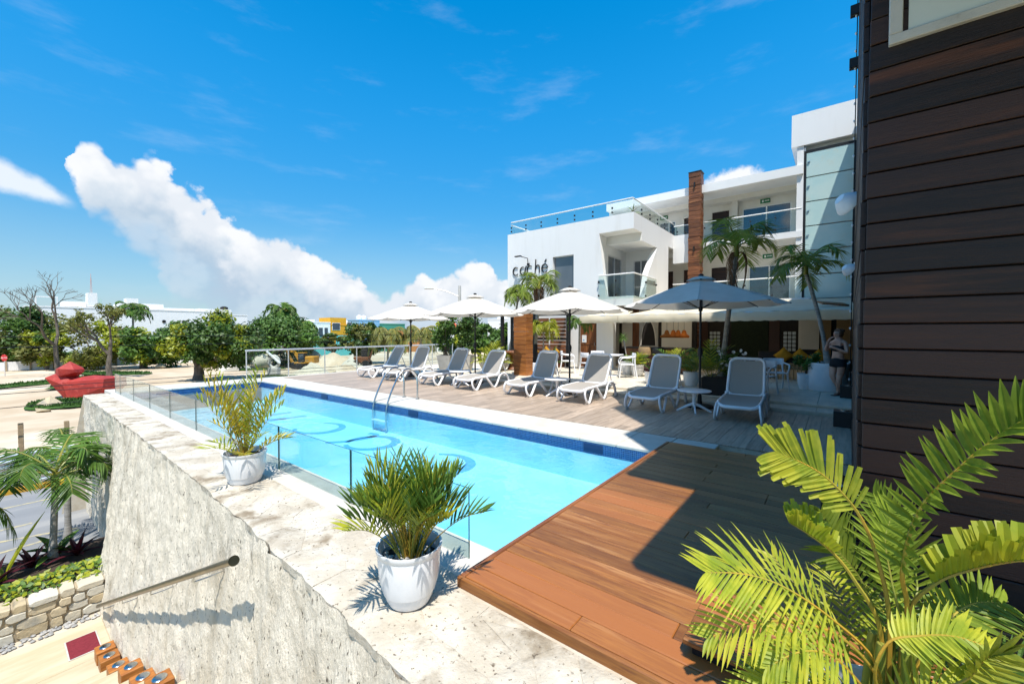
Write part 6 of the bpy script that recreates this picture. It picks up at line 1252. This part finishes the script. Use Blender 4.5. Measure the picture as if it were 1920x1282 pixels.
# ------------------------------------------------------------------ far buildings
def bld(lab, x0, x1, y0, y1, h, mat, name='house', wins=(), extra=None):
    t = thing(name, lab, 'building', ((x0 + x1) / 2, y0, LOW)); wpart('wall', MB().box(x0, x1, y0, y1, LOW - .3, h), mat, t); wpart('roof', MB().box(x0 - .06, x1 + .06, y0 - .06, y1, h + .001, h + .22), mat, t)
    for (a, b, c, d) in wins:
        f = wpart('window', MB().box(a, b, y0 - .06, y0 + .02, c, d), white, t); q = MB().box(a + .08, b - .08, y0 - .08, y0 - .05, c + .08, d - .08); L_ = t.location; q.v = [(p[0] - L_.x, p[1] - L_.y, p[2] - L_.z) for p in q.v]; part('pane', q, win, f)
    if extra: extra(t)
    return t
def roofbox(*bs, mat=white):
    def f(t):
        for b in bs: wpart('roof_block', MB().box(*b), mat, t)
    return f
def wext(t):
    for b in ((10.8, 11.95, 100.2, 103, 5.9, 8.3), (8.0, 10.7, 101, 106, 5.9, 6.75), (15., 21., 101, 108, 5.9, 6.85), (15.7, 17.3, 100.5, 103, 6.851, 7.7), (21.1, 28, 102, 108, 5.5, 6.25), (26.5, 32, 100.4, 108, 5.4, 6.3)): wpart('roof_block', MB().box(*b), white, t)
    wpart('window', MB().box(12.1, 12.5, 100.1, 100.4, 5.9, 7.3), frost, t)
    for x in (20.8, 23.8): wpart('vent', MB().lathe([(.3, 0), (.3, .05), (0, .05)], 14).xf(Matrix.Translation((x, 99.97, 3.6)) @ Matrix.Rotation(R(90), 4, 'X')), black, t)
    wpart('roof_frame', MB().cbox(4.9, 5.05, 100.2, 100.4, 5.9, 7.2).cbox(7.2, 7.35, 100.2, 100.4, 5.9, 7.2).cbox(4.9, 7.35, 100.2, 100.4, 7.201, 7.35), white, t)
    wpart('mast', MB().tube([(11.3, 101, 8.3), (11.3, 101, 11.6)], .035, 6).tube([(11.45, 101, 8.3), (11.33, 101, 11.0)], .02, 5).tube([(11.15, 101, 8.3), (11.27, 101, 11.0)], .02, 5), M('mast', (.55, .36, .33), .6), t)
    wpart('water_tank', MB().lathe([(.7, 0), (.7, .5), (.3, .7), (0, .7)], 16, (31.2, 102, 6.3)), dark_in, t)
bld('long white flat roofed building with roof blocks and a mast behind the trees', 3.8, 28., 100, 112, 5.6, white, 'building', extra=wext)
bld('white right wing of the long building, with a dark roof tank', 28.1, 35.2, 101, 112, 5.1, white, 'building')
bl_blue = M('blue_wall', (.22, .45, .68), .8, c2=(.2, .42, .62), scale=1); bl_yel = M('yellow_wall', (.66, .34, .02), .8, c2=(.6, .30, .02), scale=1); bl_teal = M('teal_wall', (.10, .50, .50), .8, c2=(.12, .44, .45), scale=1); bl_green = M('green_wall', (.05, .28, .2), .8); bl_or = M('orange_wall', (.50, .22, .07), .8)
bld('white block with blue framed windows left of the yellow house', 38.6, 45.4, 85, 92, 3.5, white, 'house', [(41.6, 42.6, .2, 2.6), (42.8, 43.8, .2, 2.6), (44.0, 44.9, .9, 2.6), (41.6, 42.6, -2.4, -.4), (42.8, 43.8, -2.4, -.4)], roofbox((40, 43, 87, 91, 3.72, 4.2)))
bld('bright yellow house with white roof openings', 45.5, 52.0, 85, 92, 3.0, bl_yel, 'house', [(45.8, 47.6, 2.0, 3.6), (49.2, 50.3, 1.6, 3.8)], roofbox((45.5, 49.1, 85.1, 90, 3.23, 4.7), mat=bl_yel))
bld('light blue house right of the yellow one', 52.1, 57.5, 85, 92, 4.2, bl_blue, 'house', [(53.5, 54.6, 1.5, 3)])
bld('low turquoise house with dark gateway behind the excavator', 38.5, 51, 78, 83, -1.0, bl_teal, 'house', [(41., 42.2, -2.0, -1.2), (46.0, 47.5, -1.9, -1.2)], roofbox((38.5, 40.5, 78.1, 82, -.77, .6), (45., 48, 78.2, 82, -.77, .9), mat=bl_teal))
bld('unfinished grey concrete frame building behind the white block', 44, 50, 106, 112, 5.2, pale_conc, 'building', [(44.5, 46, 3.2, 4.6), (46.6, 48, 3.2, 4.6)])
bld('dark green house behind the coconut palms', 57.6, 64, 84, 90, 3.4, bl_green, 'house', [(59, 60.5, .5, 2)])
bld('orange house behind the right coconut palm', 60, 68, 78, 83, 1.8, bl_or, 'house', [(62, 63.2, -.6, 1)])
def hut(t): wpart('roof_cap', MB().lathe([(1.6, 0), (1.2, .5), (.5, 1.0), (.4, 1.4), (0, 1.5)], 8, (67.5, 70.5, 2.6)), M('red_tile', (.42, .08, .03), .8), t)
bld('white gabled house with red roof cap, right of the coconut palms', 65, 72, 68, 74, 2.1, white, 'house', [(67, 68, -.5, .6)], hut)
bld('white apartment block seen between the parasol and pergola', 70, 84, 55, 62, 4.3, white, 'building', [(71, 73, 1.6, 3.2), (75, 77, 1.6, 3.2), (79, 81, 1.6, 3.2)], roofbox((71, 74, 57, 60, 4.53, 6.2)))
bld('pale blue apartment block beyond the pergola', 78, 92, 47, 54, 5.5, bl_blue, 'building', [(79, 81, 2.6, 4.4), (83, 85, 2.6, 4.4), (87, 89, 2.6, 4.4)])
for i, (x, y, z) in enumerate(((50.5, 88, 3.22), (54.0, 88, 4.42), (55.5, 88.5, 4.42))): tag(link('roof_tank', MB().lathe([(.62, 0), (.65, .7), (.45, 1.0), (.2, 1.12), (0, 1.12)], 16).mesh('roof_tank', plastic, 40), loc=(x, y, z)), ('white water tank on the yellow house roof', 'white water tank on the light blue roof, left one', 'white water tank on the light blue roof, right one')[i], 'water tank', 'water tanks on the far roofs')
# parked cars behind the site fence
def car(lab, x, y, mat, h=1.5, rz=0):
    t = thing('parked_car', lab, 'car', (x, y, LOW), R(rz), 'cars parked behind the site fence')
    part('body', MB().prism([(-2.1, .35), (-2.15, .75), (-1.9, .9), (-1.2, .98), (-.6, h - .06), (.9, h), (1.6, 1.0), (2.1, .85), (2.12, .35)], -.82, .82, 'y'), mat, t); part('side_window', MB().prism([(-1.0, 1.02), (-.55, h - .12), (.85, h - .08), (1.35, 1.02)], -.835, .835, 'y'), win, t)
    for a in (-1.3, 1.3):
        for s in (-.72, .72): part('wheel', MB().tube([(a, s - .11, .33), (a, s + .11, .33)], .33, 16), black, t, 40)
car('dark blue car parked behind the white site fence', 14.2, 82, bl_blue); car('white van parked behind the site fence by the leafy tree', 18.0, 82.5, plastic, 2.0); car('dark car parked behind the site fence, left of the blue one', 9.5, 82, dark_in)
# ------------------------------------------------------------------ far trees
def T(lab, px, d, cpx, cy, wpx, hpx, r=.3, mats=None, seed=1, nc=34, leaves=330, size=.2, name='broad_tree', **k):
    nc = int(nc * 1.9); leaves = int(leaves * .95); wpx *= 1.15; hpx *= 1.12; k['clump'] = .29
    p = at(px, d); s = d / 775; off = RT * ((cpx - px) * s); zc = 1.65 - (cy - 622) * s - LOW
    return tree(name, lab, p, max(2., zc), r, (off.x, off.y, zc, wpx * s / 2, wpx * s / 2.2, hpx * s / 2), nc, leaves, size, mats, seed, 'trees around the sand lot', **k)
bare_tree('bare_tree', 'tall dark leafless tree with twisted crown behind the red sculpture', at(107, 46), 9.0, .25, 4, .42, 6, (-.05, -.04))
p = at(205, 41); bare_tree('sparse_tree', 'brown sparse tree with thin yellowing leaves in front of the long white building', p, 6.8, .26, 9, .40, 5, (0, 0), (9, .17, leaf_olive))
T('round dark green tree with thick short trunk beyond the pool', 370, 40, 408, 640, 142, 108, .42, [leaf, leaf_d, leaf_y], 2, 34, 230, .19, fork=.35, clump=.30)
T('leafy mid green tree under the fan palm, left of the round tree', 268, 53, 290, 643, 100, 92, .35, [leaf, leaf_d, leaf_y], 3, 28, 190, .24)
T('tall loose dark green tree at the left edge', 45, 52, 40, 632, 130, 118, .3, [leaf_d, leaf, leaf_olive], 4, 30, 170, .24, clump=.28)
T('olive yellow tree behind the bare trunk', 150, 52, 172, 645, 125, 88, .28, [leaf_olive, leaf_y, leaf_olive], 5, 26, 150, .22, clump=.27)
T('small olive tree left of the bare trunk', 85, 50, 80, 650, 70, 70, .2, [leaf_olive, leaf, leaf_y], 6, 16, 150, .22)
T('big dark ficus over the beige drum', 500, 56, 520, 640, 135, 98, .4, [leaf_d, leaf, leaf_d], 7, 34, 210, .24)
T('dense green tree between the round tree and the ficus', 440, 58, 445, 645, 95, 80, .3, [leaf_d, leaf, leaf_d], 8, 24, 180, .25)
T('dense tree high behind the ficus', 540, 66, 535, 615, 80, 58, .3, [leaf_d, leaf, leaf_d], 9, 18, 180, .26)
T('olive leafy tree in front of the light blue house', 686, 60, 688, 638, 82, 66, .3, [leaf, leaf_olive, leaf_d], 10, 24, 170, .24)
T('low dark tree in front of the turquoise house', 625, 68, 628, 640, 70, 30, .2, [leaf_d, leaf, leaf_olive], 11, 14, 140, .24)
T('green tree beyond the planters left of the parasol pole', 850, 27, 846, 628, 70, 66, .16, [leaf, leaf_d, leaf_y], 12, 22, 170, .13)
T('green tree behind the parasol pole, nearer the pergola', 905, 28, 908, 634, 80, 56, .16, [leaf, leaf_d, leaf], 13, 22, 170, .13)
T('dark green tree seen through the pergola frame', 962, 30, 960, 636, 66, 60, .16, [leaf_d, leaf, leaf], 14, 20, 170, .14)
T('low bush behind the site fence at the left edge', 20, 62, 25, 672, 80, 40, .15, [leaf_d, leaf_d, leaf], 15, 14, 160, .26)
T('dark shrub behind the site fence between the bare trees', 130, 64, 135, 672, 90, 36, .15, [leaf_d, leaf_d, leaf], 16, 14, 160, .26)
p = at(250, 58); palm('fan_palm', 'fan palm rising above the leafy tree before the long white building', 'palm tree', p, (p.x, p.y, 4.2), .16, 2.5, .15, 18, seed=31, leafL=1.0, nl=18, bend=.02, elev=(-.3, .9), seg=2, dl=.3)
p = at(531, 62); palm('coconut_palm', 'palm crown standing highest over the dark ficus', 'palm tree', p, (p.x, p.y, 4.2), .2, 3.0, .18, 17, group='coconut palms across the lot', seed=32, leafL=1.0, nl=20, bend=.02, seg=2, elev=(-.4, .8))
for i, (px, d, top) in enumerate(((726, 54, .9), (787, 54, 1.1), (560, 60, 2.0))):
    p = at(px, d); palm('coconut_palm', ('coconut palm with drooping yellowish fronds left of the farthest parasol pole', 'coconut palm with drooping fronds right of the farthest parasol pole', 'palm at the right flank of the ficus')[i], 'palm tree', p, (p.x + .2, p.y, top), .17, 2.9, .16, 20, group='coconut palms across the lot', seed=34 + i, leafL=1.2, nl=20, bend=.03, seg=2, elev=(-.7, .6), mats=[leaf_olive, stalk] if i < 2 else None, dl=.5)
tl = MB(); gt = random.Random(77)
for i in range(150):
    a = R(-5 + 110 * i / 150 + gt.uniform(-.3, .3)); d = gt.uniform(125, 150); leaf_cloud(tl, (d * math.cos(a), d * math.sin(a), -.4 + gt.uniform(-.6, .9)), (4.5, 4.5, 3.2), 70, .8, gt, .5, gt.choice((0, 0, 1)))
stuff('treeline', tl, [leaf_d, leaf], 'far off belt of trees closing the horizon', fix=False)
